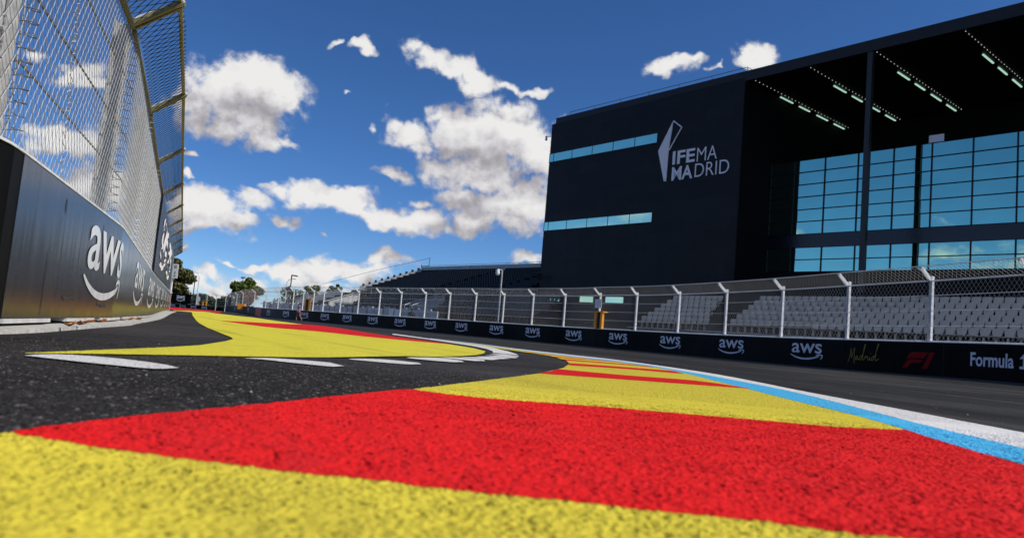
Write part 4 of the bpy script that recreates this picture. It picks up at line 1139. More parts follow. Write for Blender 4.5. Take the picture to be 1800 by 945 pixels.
# ------------------------------------------------------------------ right barrier and its fence
def build_right_wall():
    w = empty('barrier_wall', RIGHT.pt(200), 'long low black advertising wall curving along the right side of the track', 'barrier wall')
    u_or0, u_or1 = D['right_marks']['or0'], D['right_marks']['or1']
    wall_solid('panel', RIGHT, 100.0, u_or0, 0.0, -0.5, -0.15, 1.07, M_vinyl, w)
    wall_solid('panel', RIGHT, u_or1, RIGHT.L, 0.0, -0.5, -0.15, 1.08, M_vinyl, w)
    tag(wall_solid('end_block', RIGHT, u_or0, u_or1, 0.02, -0.5, -0.15, 1.10, M_redend, w), 'red orange block let into the black wall')
    wall_solid('coping', RIGHT, u_or1, RIGHT.L, 0.01, -0.5, 1.083, 1.103, M_galv, w)
    wall_solid('kick_strip', RIGHT, u_or1, RIGHT.L, 0.03, 0.003, -0.1, 0.055, M_dsteel, w)
    sm = MB()
    for u in np.arange(u_or1 + 2.0, RIGHT.L, 4.0):
        t = RIGHT.tan(u)
        fr = frame(RIGHT.pt(u, 0, 0), t, Vector((t.y, -t.x, 0)))
        sm.box(fr, -0.012, 0.012, -0.01, 0.006, 0.06, 1.07)
    sm.build('block_joint', M_seam, w)
    for s_, wd in zip(D['right_logos'], D['right_logo_w']):
        v, f = smile_logo()
        wd = min(wd, 2.2)
        v2 = np.stack([s_ + (v[:, 0] - 0.5) * wd, 0.30 + v[:, 1] * 1.02], -1)
        on_path('printed_logo', (v2, f), RIGHT, 0.012, M_logo2, w)
    mk = D['right_marks']
    # handwritten town name
    a, b = mk['madrid0'], mk['madrid1']
    L = b - a
    st = [
        [(0.00, 0.10), (0.045, 0.30), (0.085, 0.62), (0.10, 0.78), (0.105, 0.55), (0.115, 0.32), (0.17, 0.60), (0.215, 0.82), (0.21, 0.50), (0.20, 0.22), (0.215, 0.02)],
        [(0.33, 0.40), (0.28, 0.40), (0.245, 0.27), (0.275, 0.21), (0.32, 0.36), (0.325, 0.28), (0.36, 0.24), (0.40, 0.30)],
        [(0.48, 0.42), (0.43, 0.43), (0.39, 0.29), (0.42, 0.22), (0.48, 0.42), (0.56, 0.90), (0.57, 1.0), (0.54, 0.92), (0.50, 0.50), (0.49, 0.28), (0.53, 0.24), (0.57, 0.38)],
        [(0.57, 0.38), (0.60, 0.44), (0.60, 0.36), (0.64, 0.42), (0.655, 0.28), (0.69, 0.24), (0.72, 0.40), (0.715, 0.26), (0.76, 0.26)],
        [(0.735, 0.54), (0.745, 0.56)],
        [(0.87, 0.40), (0.82, 0.43), (0.77, 0.30), (0.80, 0.23), (0.87, 0.42), (0.96, 0.90), (0.985, 1.02), (0.95, 0.95), (0.90, 0.50), (0.89, 0.27), (0.94, 0.25), (1.0, 0.34)],
    ]
    parts = []
    for q in st:
        p = spline(q, 6)
        p = np.stack([a + p[:, 0] * L, 0.26 + p[:, 1] * 0.70], -1)
        parts.append(ribbon(p, 0.021))
    on_path('handwritten_lettering', merge2d(parts), RIGHT, 0.012, M_gold, w)
    # slanted racing emblem
    a, b = mk['f0'], mk['f1']
    L = b - a
    def pg(pts):
        v = np.array(pts, float)
        v = np.stack([a + v[:, 0] * L, 0.26 + v[:, 1] * 0.52], -1)
        return v, [tuple(range(len(v)))]
    em = merge2d([
        pg([(0.0, 0.0), (0.13, 0.36), (0.20, 0.48), (0.29, 0.53), (0.64, 0.53), (0.55, 0.33), (0.36, 0.33), (0.28, 0.29), (0.19, 0.04), (0.17, 0.0)]),
        pg([(0.135, 0.50), (0.20, 0.78), (0.26, 0.93), (0.35, 0.98), (0.80, 0.98), (0.67, 0.62), (0.30, 0.62), (0.20, 0.58)]),
        pg([(0.84, 0.98), (1.0, 0.98), (0.78, 0.0), (0.62, 0.0), (0.72, 0.40)])])
    on_path('racing_emblem', em, RIGHT, 0.012, M_redlogo, w)
    v, f = text2d('Formula', 0.022)
    on_path('lettering', (fit2d(v, mk['form0'], mk['form0'] + 1.36, 0.43, 0.83), f), RIGHT, 0.012, M_logo2, w)
    # the figure one: flag, stem and foot
    one = [(0.00, 0.70), (0.10, 0.83), (0.17, 0.83), (0.17, 0.50), (0.24, 0.50), (0.24, 0.43), (0.0, 0.43), (0.0, 0.50), (0.09, 0.50), (0.09, 0.71)]
    v = np.array([(mk['form0'] + 1.53 + p[0] * 1.1, p[1]) for p in one])
    on_path('lettering', (v, [(0, 9, 2, 1), (9, 8, 3, 2), (8, 7, 6, 5), (8, 5, 4, 3)]), RIGHT, 0.012, M_logo2, w)
    return w


build_right_wall()

POST_TOP = 2.12      # above the barrier top
Z_W = 1.10


def build_right_fence():
    u0, u1 = 101.0, RIGHT.L
    fz = empty('catch_fence', RIGHT.pt(200, -0.25, Z_W), 'tall grey wire mesh catch fence with cranked posts standing on the right hand black wall', 'fence')
    top = Z_W + 1.98
    for u in D['right_posts'] + [246.2]:
        mb = MB()
        t = RIGHT.tan(u)
        nrm = Vector((t.y, -t.x, 0))
        p = RIGHT.pt(u, -0.25, 0)
        fr = frame(p, t, nrm)
        # H section
        mb.box(fr, -0.055, -0.043, -0.045, 0.045, Z_W, top + 0.10)
        mb.box(fr, 0.043, 0.055, -0.045, 0.045, Z_W, top + 0.10)
        mb.box(fr, -0.0425, 0.0425, -0.006, 0.006, Z_W, top + 0.08)
        mb.box(fr, -0.10, 0.10, -0.10, 0.10, Z_W + 0.004, Z_W + 0.02)
        o = mb.build('post', M_galv, fz)
        ma = MB()
        p0 = p + Vector((0, 0, top - 0.04)) + nrm * 0.06; p1 = p + Vector((0, 0, top + 0.34)) + nrm * 0.48
        ma.bar(p0 + t * 0.03, p1 + t * 0.03, 0.02, 0.10, up=nrm)
        ma.bar(p0 - t * 0.03, p1 - t * 0.03, 0.02, 0.10, up=nrm)
        ma.box(frame(p1 - Vector((0, 0, 0.03)), t, nrm), -0.05, 0.05, -0.05, 0.03, 0, 0.06)
        a = ma.build('arm', M_galv, o)
    for z, r in ((Z_W + 0.03, 0.018), (Z_W + 0.50, 0.010), (Z_W + 0.98, 0.010), (Z_W + 1.46, 0.010), (Z_W + 1.92, 0.024)):
        pts = [RIGHT.pt(u, -0.17, z) for u in np.arange(u0, u1 + 0.01, 1.0)]
        MB().tube(pts, r, 5).build('cable', M_galv, fz)
    pts = [RIGHT.pt(u, 0.24, top + 0.36) for u in np.arange(u0, u1 + 0.01, 1.0)]
    MB().tube(pts, 0.016, 5).build('cable', M_galv, fz)

    def face(u, t, lift):
        return RIGHT.at(u, -0.15 + lift, Z_W + t)

    def crank(u, t, lift):
        return RIGHT.at(u, -0.15 + t * 0.72 + lift, top - 0.06 + t * 0.72)

    vs, fs, b = [], [], 0
    for (a0, a1, pitch, hz, r) in ((225, u1, 0.075, 0.105, 0.0034), (200, 225, 0.09, 0.12, 0.0040), (165, 200, 0.15, 0.17, 0.0036), (u0, 165, 0.26, 0.27, 0.0050)):
        v, q = chain_link(face, a0, a1, 0.03, 1.93, pitch, hz, r)
        vs.append(v); fs.append(q + b); b += len(v)
    add_mesh('wire_mesh', np_mesh('wire_mesh', np.concatenate(vs), [np.concatenate(fs)]), M_wire, fz)
    vs, fs, b = [], [], 0
    for (a0, a1, pitch, hz, r) in ((225, u1, 0.075, 0.105, 0.0034), (200, 225, 0.09, 0.12, 0.0040), (165, 200, 0.15, 0.17, 0.0036), (u0, 165, 0.26, 0.27, 0.0050)):
        v, q = chain_link(crank, a0, a1, 0.0, 0.56, pitch, hz, r)
        vs.append(v); fs.append(q + b); b += len(v)
    add_mesh('overhang_mesh', np_mesh('overhang_mesh', np.concatenate(vs), [np.concatenate(fs)]), M_wire, fz)


build_right_fence()

# ------------------------------------------------------------------ left barrier and its fence (track is to its right: negative offset)
JOINTS = [1.78, 5.52, 9.25, 13.5, 18.0, 22.5, 27.0, 31.5, 36.0, 40.5, 45.0]
L_TOP = 3.24


def build_left_wall():
    w = empty('barrier_wall', LEFT.pt(4), 'high glossy dark barrier wall beside the camera on the left, mirroring the yellow paint', 'barrier wall')
    e0, e1 = D['left_edge_panel']
    seams = [e0, 6.18, 10.3, 14.0, 17.7, 21.4, 25.1, 28.8, 32.5, 36.2, 39.9, 43.6, 47.6]
    tag(wall_solid('panel', LEFT, 0.02, e0, 0.0, 0.5, 0.07, 1.10, M_vinyl, w, 0.2), 'matte black end panel')
    for a, b in zip(seams[:-1], seams[1:]):
        wall_solid('panel', LEFT, a + 0.006, b - 0.006, -0.004, 0.5, 0.072, 1.10, M_gloss, w, 0.25)
    # concrete feet under the panels with dark forklift slots between them
    for a, b in zip(seams[:-1], seams[1:]):
        L = b - a
        for q0, q1 in ((0.0, 0.30), (0.44, 0.74), (0.83, 1.0)):
            wall_solid('concrete_foot', LEFT, a + q0 * L + 0.01, a + q1 * L - 0.01, -0.015, 0.45, 0.040, 0.068, M_conc, w, 0.3)
    wall_solid('core', LEFT, 0.05, 47.6, 0.2, 0.42, -0.05, 1.08, M_dsteel, w, 0.5)
    wall_solid('coping', LEFT, 0.02, 47.6, -0.01, 0.5, 1.102, 1.118, M_galv, w, 0.25)
    tag(wall_solid('end_block', LEFT, 47.62, 48.1, -0.02, 0.5, -0.02, 1.12, M_redend, w), 'orange end block')
    for a, b in D['left_logos']:
        v, f = smile_logo()
        v2 = np.stack([a + v[:, 0] * (b - a), 0.25 + v[:, 1] * 1.16], -1)
        on_path('printed_logo', (v2, f), LEFT, -0.010, M_glosslogo, w)
    # scuffs: tyre rubber rubbed onto the face
    for u, z, L, h in ((3.6, 0.24, 0.5, 0.03), (5.2, 0.20, 0.5, 0.03), (5.2, 0.26, 0.45, 0.02), (2.95, 0.32, 0.02, 0.34), (5.0, 0.93, 0.02, 0.14), (3.3, 0.95, 0.03, 0.10)):
        n = 7
        us = np.linspace(u, u + L, n)
        hh = h * (0.5 + rng.random(n)) / 2
        zz = z + rng.normal(0, 0.008, n)
        v = np.concatenate([np.stack([us, zz + hh], -1), np.stack([us, zz - hh], -1)])
        on_path('scuff', (v, [(i, i + 1, n + i + 1, n + i) for i in range(n - 1)]), LEFT, -0.0075, M_dsteel, w)
    return w


build_left_wall()


def build_left_fence():
    fz = empty('catch_fence', LEFT.pt(5.5, 0.2, Z_W), 'near grey chain link catch fence on the left with steel framed overhanging top tinted olive for yellow ground bounce', 'fence')
    AO, AZ = 0.37, 0.36       # overhang towards the track, and up
    for i, u in enumerate(JOINTS):
        t = LEFT.tan(u)
        nrm = Vector((t.y, -t.x, 0))      # towards the track
        p = LEFT.pt(u, 0.16, 0)
        fr = frame(p, t, nrm)
        mb = MB()
        mb.box(fr, -0.07, 0.07, -0.075, -0.063, Z_W, L_TOP + 0.02)
        mb.box(fr, -0.07, 0.07, 0.063, 0.075, Z_W, L_TOP + 0.02)
        mb.box(fr, -0.006, 0.006, -0.0625, 0.0625, Z_W, L_TOP)
        mb.box(fr, -0.14, 0.14, -0.13, 0.11, Z_W + 0.019, Z_W + 0.035)
        if i == 0:
            # doubled post with splice plates and bolts, close to the camera
            mb.box(fr, -0.26, -0.075, 0.02, 0.06, Z_W + 0.036, L_TOP)
            mb.box(fr, -0.245, -0.10, 0.061, 0.072, 1.55, 1.80)
            mb.box(fr, -0.245, -0.10, 0.061, 0.072, 2.0, 2.2)
            for z in (1.60, 1.75, 2.05, 2.15):
                for a in (-0.215, -0.13):
                    q = fr(a, 0.071, z)
                    mb.tube([q, q + nrm * 0.03], 0.016, 6)
        po = mb.build('post', M_galvd, fz)
        p0 = p + nrm * 0.10 + Vector((0, 0, L_TOP)); p1 = p + nrm * (0.16 + AO) + Vector((0, 0, L_TOP + AZ))
        ar = MB()
        ar.bar(p0 + t * 0.05, p1 + t * 0.05 + nrm * 0.03, 0.035, 0.06, up=nrm)
        ar.bar(p0 - t * 0.05, p1 - t * 0.05 + nrm * 0.03, 0.035, 0.06, up=nrm)
        ar.build('arm', M_bounce, po)
        sp_ = MB()
        sp_.bar(p0 - nrm * 0.05 + Vector((0, 0, 0.02)), p1 + Vector((0, 0, 0.015)) + nrm * 0.05, 0.10, 0.035, up=nrm)
        sp_.build('arm_cap', M_galv, po)
        # lacing coil that ties the mesh to the post
        if i < 5:
            k = 14 if i < 2 else 8
            n = int((L_TOP - Z_W - 0.1) / 0.085)
            pts = []
            cu_ = u + (0.16 if i == 0 else 0.12)
            for q in range(n * k):
                an = 2 * math.pi * q / k
                pts.append(LEFT.pt(cu_ + 0.085 * math.cos(an), 0.06 + 0.06 * math.sin(an), Z_W + 0.06 + 0.085 * q / k))
            MB().tube(pts, 0.0034, 4).build('lacing_coil', M_cable if i < 2 else M_wire, po)
            ck = MB()
            ck.tube([LEFT.pt(cu_ - 0.04, 0.075, Z_W + 0.03), LEFT.pt(cu_ - 0.04, 0.075, L_TOP)], 0.006, 5)
            ck.build('tie_rope', M_wire, po)
    # rails between the joints
    for a, b in zip(JOINTS[:-1], JOINTS[1:]):
        pa, pb = LEFT.pt(a + 0.08, 0.055, L_TOP - 0.03), LEFT.pt(b - 0.06, 0.055, L_TOP - 0.03)
        MB().bar(pa, pb, 0.045, 0.06).build('top_rail', M_bounce, fz)
        pa, pb = LEFT.pt(a + 0.03, -AO, L_TOP + AZ), LEFT.pt(b - 0.03, -AO, L_TOP + AZ)
        MB().bar(pa, pb, 0.045, 0.05).build('outer_rail', M_bounce, fz)
    MB().bar(LEFT.pt(0.1, 0.055, L_TOP - 0.03), LEFT.pt(1.72, 0.055, L_TOP - 0.03), 0.045, 0.06).build('top_rail', M_bounce, fz)
    for z in (1.66, 2.14, 2.69):
        pts = [LEFT.pt(u, 0.085, z) for u in np.r_[np.arange(0.1, 47.5, 0.5)]]
        MB().tube(pts, 0.0085, 5).build('cable', M_cable, fz)
    MB().tube([LEFT.pt(u, 0.08, Z_W + 0.035) for u in np.arange(0.1, 47.5, 0.5)], 0.011, 5).build('cable', M_galv, fz)
    # wandering loose wire in the first bay
    pts = []
    for q in range(150):
        f_ = q / 149
        pts.append(LEFT.pt(3.05 + 0.9 * (1 - f_) * 0.3 + 0.05 * math.sin(q * 0.9) + 0.03 * math.sin(q * .37), 0.06, Z_W + 0.05 + 1.6 * f_))
    MB().tube(pts, 0.003, 4).build('loose_wire', M_wire, fz)

    def face(u, t, lift):
        return LEFT.at(u, 0.065 - lift, Z_W + t)

    def hood(u, t, lift):
        return LEFT.at(u, 0.04 - t * (AO + 0.04) / 0.54 - lift, L_TOP + 0.0 + t * AZ / 0.54)

    v, q = chain_link(face, 0.05, 12.0, 0.02, L_TOP - Z_W - 0.03, 0.056, 0.078, 0.0028, 3, 0.0015)
    v2, q2 = chain_link(face, 12.0, 47.3, 0.02, L_TOP - Z_W - 0.03, 0.062, 0.085, 0.0030, 3, 0.002)
    add_mesh('wire_mesh', np_mesh('wire_mesh', np.concatenate([v, v2]), [np.concatenate([q, q2 + len(v)])]), M_wire, fz)
    v, q = chain_link(hood, 0.6, 20.0, 0.0, 0.56, 0.075, 0.095, 0.0045, 3)
    v2, q2 = chain_link(hood, 20.0, 45.0, 0.0, 0.56, 0.11, 0.095, 0.004, 3)
    add_mesh('overhang_mesh', np_mesh('overhang_mesh', np.concatenate([v, v2]), [np.concatenate([q, q2 + len(v)])]), M_dsteel, fz)


build_left_fence()


def build_fence_banner():
    """black cloth hung on the track side of the left fence, slightly rippled"""
    root = empty('fence_banner', LEFT.pt(17.0, -0.05, Z_W), 'long black cloth banner with white print hung on the left fence', 'banner')
    us = np.linspace(17.0, 41.0, 140); zs = np.linspace(1.16, 3.12, 6)
    n = len(us)
    vs = []
    for back in (0, 1):
        for z in zs:
            off = -0.03 - 0.016 * np.sin(us * 5.1) * (0.4 + 0.6 * np.sin((z - 1.16) / 1.96 * math.pi)) - 0.01 * np.sin(us * 2.3 + 1) + 0.012 * back
            vs.append(LEFT.at(us, off + 0.03, z))
    v = np.concatenate(vs)
    m = len(zs)
    fs = []
    for back in (0, 1):
        for j in range(m - 1):
            for i in range(n - 1):
                a = (back * m + j) * n + i
                fs.append((a, a + 1, a + n + 1, a + n) if back else (a, a + n, a + n + 1, a + 1))
    MB().add(v, fs).build('cloth', M_banner, root, True)
    for a, b in ((19.3, 25.6), (28.5, 35.2)):
        lv, lf = fine_logo()
        u = a + lv[:, 0] * (b - a); z = 1.42 + lv[:, 1] * 2.35
        off = -0.03 - 0.016 * np.sin(u * 5.1) * (0.4 + 0.6 * np.sin((z - 1.16) / 1.96 * math.pi)) - 0.01 * np.sin(u * 2.3 + 1)
        P = LEFT.at(u, off + 0.012, z)
        MB().add(P, lf).build('printed_logo', M_logo, root)


M_banner = mat('dark_banner_cloth', (0.02, 0.022, 0.027), 0.38, var=0.2, scale=2, spec=0.6)
build_fence_banner()

# dry leaves blown against the foot of the left wall
for i, (u, off, s_, rz) in enumerate(((3.35, -0.20, 0.055, 0.3), (4.35, -0.10, 0.06, 1.2), (5.25, -0.07, 0.06, 2.0), (2.75, -0.24, 0.045, 2.9), (7.9, -0.10, 0.07, 0.7), (9.0, -0.14, 0.07, 1.9))):
    p = LEFT.pt(u, off, 0.03)
    mb = MB()
    pts = []
    for k in range(10):
        a = 2 * math.pi * k / 10
        rr = s_ * (1.0 if k % 2 == 0 else 0.5)
        pts.append(Vector((rr * math.cos(a + rz), rr * math.sin(a + rz), 0.012 + 0.6 * rr * abs(math.sin(a * 1.5 + rz)))))
    c_ = Vector((0, 0, 0.004))
    top = [p + q for q in pts]; bot = [p + q - Vector((0, 0, 0.002)) for q in pts]
    vs = [p + c_] + top + [p + c_ - Vector((0, 0, 0.002))] + bot
    fs = []
    for k in range(10):
        k2 = (k + 1) % 10
        fs += [(0, 1 + k, 1 + k2), (11, 12 + k2, 12 + k), (1 + k, 12 + k, 12 + k2, 1 + k2)]
    mb.add(vs, fs)
    o = mb.build('fallen_leaf', M_leafd)
    tag(o, 'curled dry orange leaf lying at the foot of the glossy left wall', 'leaf', 'dry leaves along the left wall')

# ------------------------------------------------------------------ exhibition building
TH = -0.69
FD = Vector((-math.sin(TH), -math.cos(TH), 0))       # along the facade, towards the right
FB = Vector((math.cos(TH), -math.sin(TH), 0))        # into the building
P0 = Vector((3.25, 85.0, 0))
BF = frame(P0, FD, FB)
S_END, DEEP = 92.0, 46.0


def build_building():
    b = empty('exhibition_hall', P0, 'huge black clad exhibition hall with white sign, open canopy and blue glass front', 'building')
    # solid end block
    mb = MB()
    mb.box(BF, 0, 25.57, 0, DEEP, 0, 25.17)
    mb.build('wall', M_clad, b)
    cap = MB().box(BF, 0.33, 25.57, 0.25, DEEP, 25.175, 25.92)
    cap.build('parapet', M_fascia, b)
    # vertical cladding joints as thin raised battens read as panel lines
    j = MB()
    for z in (3.0, 6.2, 9.4, 16.4, 18.9, 23.4):
        j.box(BF, 0.02, 25.55, -0.012, -0.002, z, z + 0.025)
    j.build('cladding_joint', M_fascia, b)
    # strip windows and the low ones behind the fence
    for (z0, z1) in ((20.66, 21.60), (12.64, 13.58)):
        cuts = [0.03, 0.75, 3.75, 6.9, 9.95, 12.95, 15.88]
        g = MB()
        for a, c in zip(cuts[:-1], cuts[1:]):
            g.box(BF, a + 0.03, c - 0.03, -0.03 + rng.normal(0, .002), -0.004, z0, z1)
        wn = g.build('window', M_glass2, b)
        f = MB()
        for c in cuts:
            f.box(BF, c - 0.03, c + 0.03, -0.05, -0.003, z0, z1)
        f.box(BF, 0.0, 15.93, -0.055, -0.003, z1 + 0.002, z1 + 0.06)
        f.box(BF, 0.0, 15.93, -0.055, -0.003, z0 - 0.06, z0 - 0.002)
        f.build('frame', M_frame, wn)
    for a, c in ((-0.0, 3.7), (6.7, 8.7), (10.45, 12.9)):
        wn = MB().box(BF, a + 0.02, c, -0.03, -0.004, 4.55, 5.15).build('window', M_glass2, b)
    # sign
    def flat(name, pts, m=M_bsign, off=-0.09):
        n = len(pts)
        v = [BF(p[0], off, p[1]) for p in pts] + [BF(p[0], -0.013, p[1]) for p in pts]
        fs = [tuple(range(n)), tuple(range(2 * n - 1, n - 1, -1))] + [(i, i + n, (i + 1) % n + n, (i + 1) % n) for i in range(n)]
        return v, fs
    mb = MB()
    mb.add(*flat('x', [(17.80, 22.56), (17.62, 21.2), (17.44, 19.66), (17.38, 16.56), (17.10, 16.56), (16.14, 19.72)]))
    w_ = 0.11
    out = [(17.80, 22.52), (18.86, 21.70), (17.48, 19.62)]
    for p, q in ((out[0], out[1]), (out[1], out[2])):
        d = Vector((q[0] - p[0], q[1] - p[1])).normalized()
        n_ = Vector((-d.y, d.x)) * w_ / 2
        mb.add(*flat('x', [(p[0] + n_.x, p[1] + n_.y), (q[0] + n_.x, q[1] + n_.y), (q[0] - n_.x, q[1] - n_.y), (p[0] - n_.x, p[1] - n_.y)], off=-0.092))
    mb.build('emblem', M_bsign, b)

    def lett(body, offset, s0, s1, z0, z1):
        v, f = text2d(body, offset)
        v = fit2d(v, s0, s1, z0, z1)
        P = [BF(p[0], -0.06, p[1]) for p in v]
        me = bpy.data.meshes.new('lettering')
        me.from_pydata([tuple(p) for p in P], [], f)
        me.update()
        add_mesh('lettering', me, M_bsign, b)
    lett('IFE', 0.024, 17.98, 20.62, 18.10, 19.42)
    lett('MA', -0.006, 20.84, 23.08, 18.06, 19.38)
    lett('MA', 0.024, 18.0, 20.45, 16.52, 17.86)
    lett('DRID', -0.006, 20.70, 24.46, 16.58, 17.86)
    # canopy over the recess
    MB().box(BF, 25.575, S_END, 0.0, DEEP, 24.88, 25.80).build('roof', M_fascia, b)
    # recess: side wall lining, back wall, floor slabs
    MB().box(BF, 25.572, 25.59, 0.15, 18.2, 0, 24.87).build('side_wall', M_inside, b)
    MB().box(BF, 25.6, S_END, 18.3, 18.6, 0, 24.87).build('back_wall', M_inside, b)
    MB().box(BF, 25.6, S_END, 5.12, 18.28, 18.05, 18.22).build('terrace_floor', M_inside, b)
    MB().box(BF, 25.6, S_END, 5.0, 5.11, 0.0, 8.10).build('plinth_wall', M_inside, b)
    MB().box(BF, 25.6, S_END, 5.03, 5.11, 10.30, 11.48).build('spandrel', M_spandrel, b)
    # glazing: one long plane of panes behind the canopy, in bays four panes wide
    zu = [11.50, 12.63, 13.72, 14.87, 16.0, 17.13, 18.24]
    zl = [8.13, 9.20, 10.28]
    step = 2.925
    s0 = 25.62
    cuts = [s0] + [27.93 + step * i for i in range(22)]
    for i in range(0, len(cuts) - 1, 4):
        cc_ = cuts[i:i + 5]
        for zz in (zu, zl):
            g = MB(); f = MB()
            for a, c in zip(cc_[:-1], cc_[1:]):
                for z0, z1 in zip(zz[:-1], zz[1:]):
                    ta, tb = rng.normal(0, 0.002, 2)
                    lo, hi = z0 + 0.03, z1 - 0.03
                    bz = 5.02
                    g.hexa([BF(a + .03, bz - ta, lo), BF(c - .03, bz + ta, lo), BF(c - .03, bz + .05, lo), BF(a + .03, bz + .05, lo),
                            BF(a + .03, bz - ta + tb, hi), BF(c - .03, bz + ta + tb, hi), BF(c - .03, bz + .05, hi), BF(a + .03, bz + .05, hi)])
            for a in cc_[:-1]:
                f.box(BF, a - 0.04, a + 0.04, 4.93, 5.09, zz[0], zz[-1])
            for z in zz[1:-1]:
                f.box(BF, cc_[0], cc_[-1], 4.945, 5.085, z - 0.035, z + 0.035)
            wn = g.build('window', M_glass, b)
            f.build('mullion', M_frame, wn)
    # free standing columns under the canopy edge
    for s_ in (36.52, 47.75, 58.9, 70.1):
        MB().box(BF, s_, s_ + 0.40, 0.06, 0.46, 0, 24.87).build('column', M_col, b)
    # ceiling lights
    for s_ in (26.4, 31.6, 37.1, 43.4, 49.0, 54.6):
        for b0, b1 in ((5.43, 7.68), (8.86, 10.85), (12.23, 14.45), (15.75, 17.95)):
            MB().box(BF, s_ - 0.58, s_ - 0.46, b0, b1, 24.79, 24.87).build('ceiling_light', M_lamp, b)
        mb = MB()
        for q in np.arange(0.4, 17.9, 0.62):
            c_ = BF(s_, q, 24.84)
            mb.ball(c_, 0.032, 6, 4)
        mb.build('string_light', M_dot, b)
    # roof rail
    mb = MB()
    pts = [BF(s_, 1.3, 26.72) for s_ in (1.5, 24.9)]
    mb.tube(pts, 0.03, 5)
    mb.tube([BF(1.5, 1.3, 26.35), BF(24.9, 1.3, 26.35)], 0.02, 5)
    for s_ in (1.5, 5.4, 9.3, 13.2, 17.1, 21.0, 24.9):
        mb.tube([BF(s_, 1.3, 25.8), BF(s_, 1.3, 26.72)], 0.025, 5)
        mb.tube([BF(s_, 1.3, 26.6), BF(s_ + 0.2, 2.0, 25.9)], 0.02, 5)
    mb.tube([BF(24.9, 1.3, 26.72), BF(26.1, 1.3, 25.8)], 0.025, 5)
    mb.build('roof_rail', M_dsteel, b)
    # pale notice left above the glazing
    MB().box(BF, 39.4, 40.5, 4.9, 4.94, 18.26, 18.85).build('notice_panel', M_bsign, b)
    return b


M_spandrel = mat('dark_navy_spandrel', (0.010, 0.013, 0.022), 0.25, var=0.1)
M_col = mat('dark_grey_column', (0.022, 0.022, 0.025), 0.45, var=0.1)
build_building()


def cctv(loc, dirv, label, s=1.0):
    r = empty('security_camera', loc, label, 'camera')
    L = Vector(loc); d = Vector(dirv).normalized()
    MB().tube([L, L + d * 0.5 * s], 0.04 * s, 6).build('bracket', M_galv, r)
    c_ = L + d * 0.5 * s
    mb = MB(); mb.tube([c_ + Vector((0, 0, 0.05 * s)), c_ - Vector((0, 0, 0.25 * s))], 0.11 * s, 8); mb.ball(c_ - Vector((0, 0, 0.28 * s)), 0.13 * s, 8, 6)
    mb.build('housing', M_galv, r)


cctv(BF(-0.02, -0.02, 23.75), (-FD.x - 0.3, -FD.y - 0.2, 0), 'small dome security camera on the upper corner of the black hall', 1.2)
# dark floodlight fixed to the lower corner of the hall
fl = empty('floodlight', BF(0.15, -0.01, 7.5), 'black floodlight on the lower left corner of the black hall', 'light')
MB().tube([BF(0.2, 0.0, 7.5), BF(0.5, -0.5, 7.2)], 0.05, 6).build('bracket', M_dsteel, fl)
MB().bar(BF(0.5, -0.5, 6.9), BF(0.75, -0.75, 7.7), 0.5, 0.2).build('lamp_housing', M_dsteel, fl)

# ------------------------------------------------------------------ seats and stands
def seat_shape(w=0.52):
    """moulded shell: tapering backrest with rounded top, pan and a stubby leg; local x along the row, y to the back, z up; origin under the pan"""
    mb = MB()
    prof = [(-0.5, 0.80), (-0.46, 0.86), (-0.36, 0.885), (0.36, 0.885), (0.46, 0.86), (0.5, 0.80), (0.44, 0.60), (0.34, 0.44), (-0.34, 0.44), (-0.44, 0.60)]
    n = len(prof)
    fr_ = []
    for th in (0, 0.035):
        for x, z in prof:
            fr_.append((x * w, 0.16 + (z - 0.44) * 0.28 + th, z))
    mb.add(fr_, [tuple(range(n))[::-1], tuple(range(n, 2 * n))] + [(i, i + n, (i + 1) % n + n, (i + 1) % n)[::-1] for i in range(n)])
    I = frame((0, 0, 0), (1, 0, 0), (0, 1, 0))
    mb.hexa([(-0.19, -0.24, 0.42), (0.19, -0.24, 0.42), (0.17, 0.17, 0.38), (-0.17, 0.17, 0.38), (-0.20, -0.25, 0.46), (0.20, -0.25, 0.46), (0.17, 0.18, 0.44), (-0.17, 0.18, 0.44)])
    mb.box(I, -0.05, 0.05, 0.02, 0.12, 0.0, 0.385)
    return np.array(mb.v), mb.f


SEAT_V, SEAT_F = seat_shape()


def seat_rows(root, places, e1, e2, m, n_parts=100, first_name='seat'):
    """places: list of foot points ordered by how large they show; the first 100 are parts, the rest one part"""
    e1, e2 = np.array(e1), np.array(e2)
    W = SEAT_V[:, :1] * e1[None, :] + SEAT_V[:, 1:2] * e2[None, :] + SEAT_V[:, 2:3] * np.array([[0, 0, 1.0]])
    me = bpy.data.meshes.new('seat')
    me.from_pydata([tuple(p) for p in W], [], SEAT_F)
    me.update()
    me.materials.append(m)
    org = Vector(root.location)
    for p in places[:n_parts]:
        o = bpy.data.objects.new('seat', me)
        link(o)
        o.parent = root
        o.location = Vector(p) - org
    rest = places[n_parts:]
    if rest:
        P = np.array(rest)
        v = (W[None, :, :] + P[:, None, :]).reshape(-1, 3)
        by = {}
        for f in SEAT_F:
            by.setdefault(len(f), []).append(f)
        fs = []
        for k, l in by.items():
            a = np.array(l)
            fs.append((a[None, :, :] + (np.arange(len(P)) * len(W))[:, None, None]).reshape(-1, k))
        o = add_mesh('seat', np_mesh('seat', v, fs), m, root)
        tag(o, kind='stuff')


def stand_deck(root, fr, a0, a1, rows, z0, rise, tread, m=None, drop=0.0):
    mb = MB()
    for i in range(rows):
        mb.box(fr, a0, a1, i * tread + 0.002 * (i > 0), (i + 1) * tread, 0.0, z0 + i * rise)
    return mb.build('stepped_deck', m or M_deck, root)


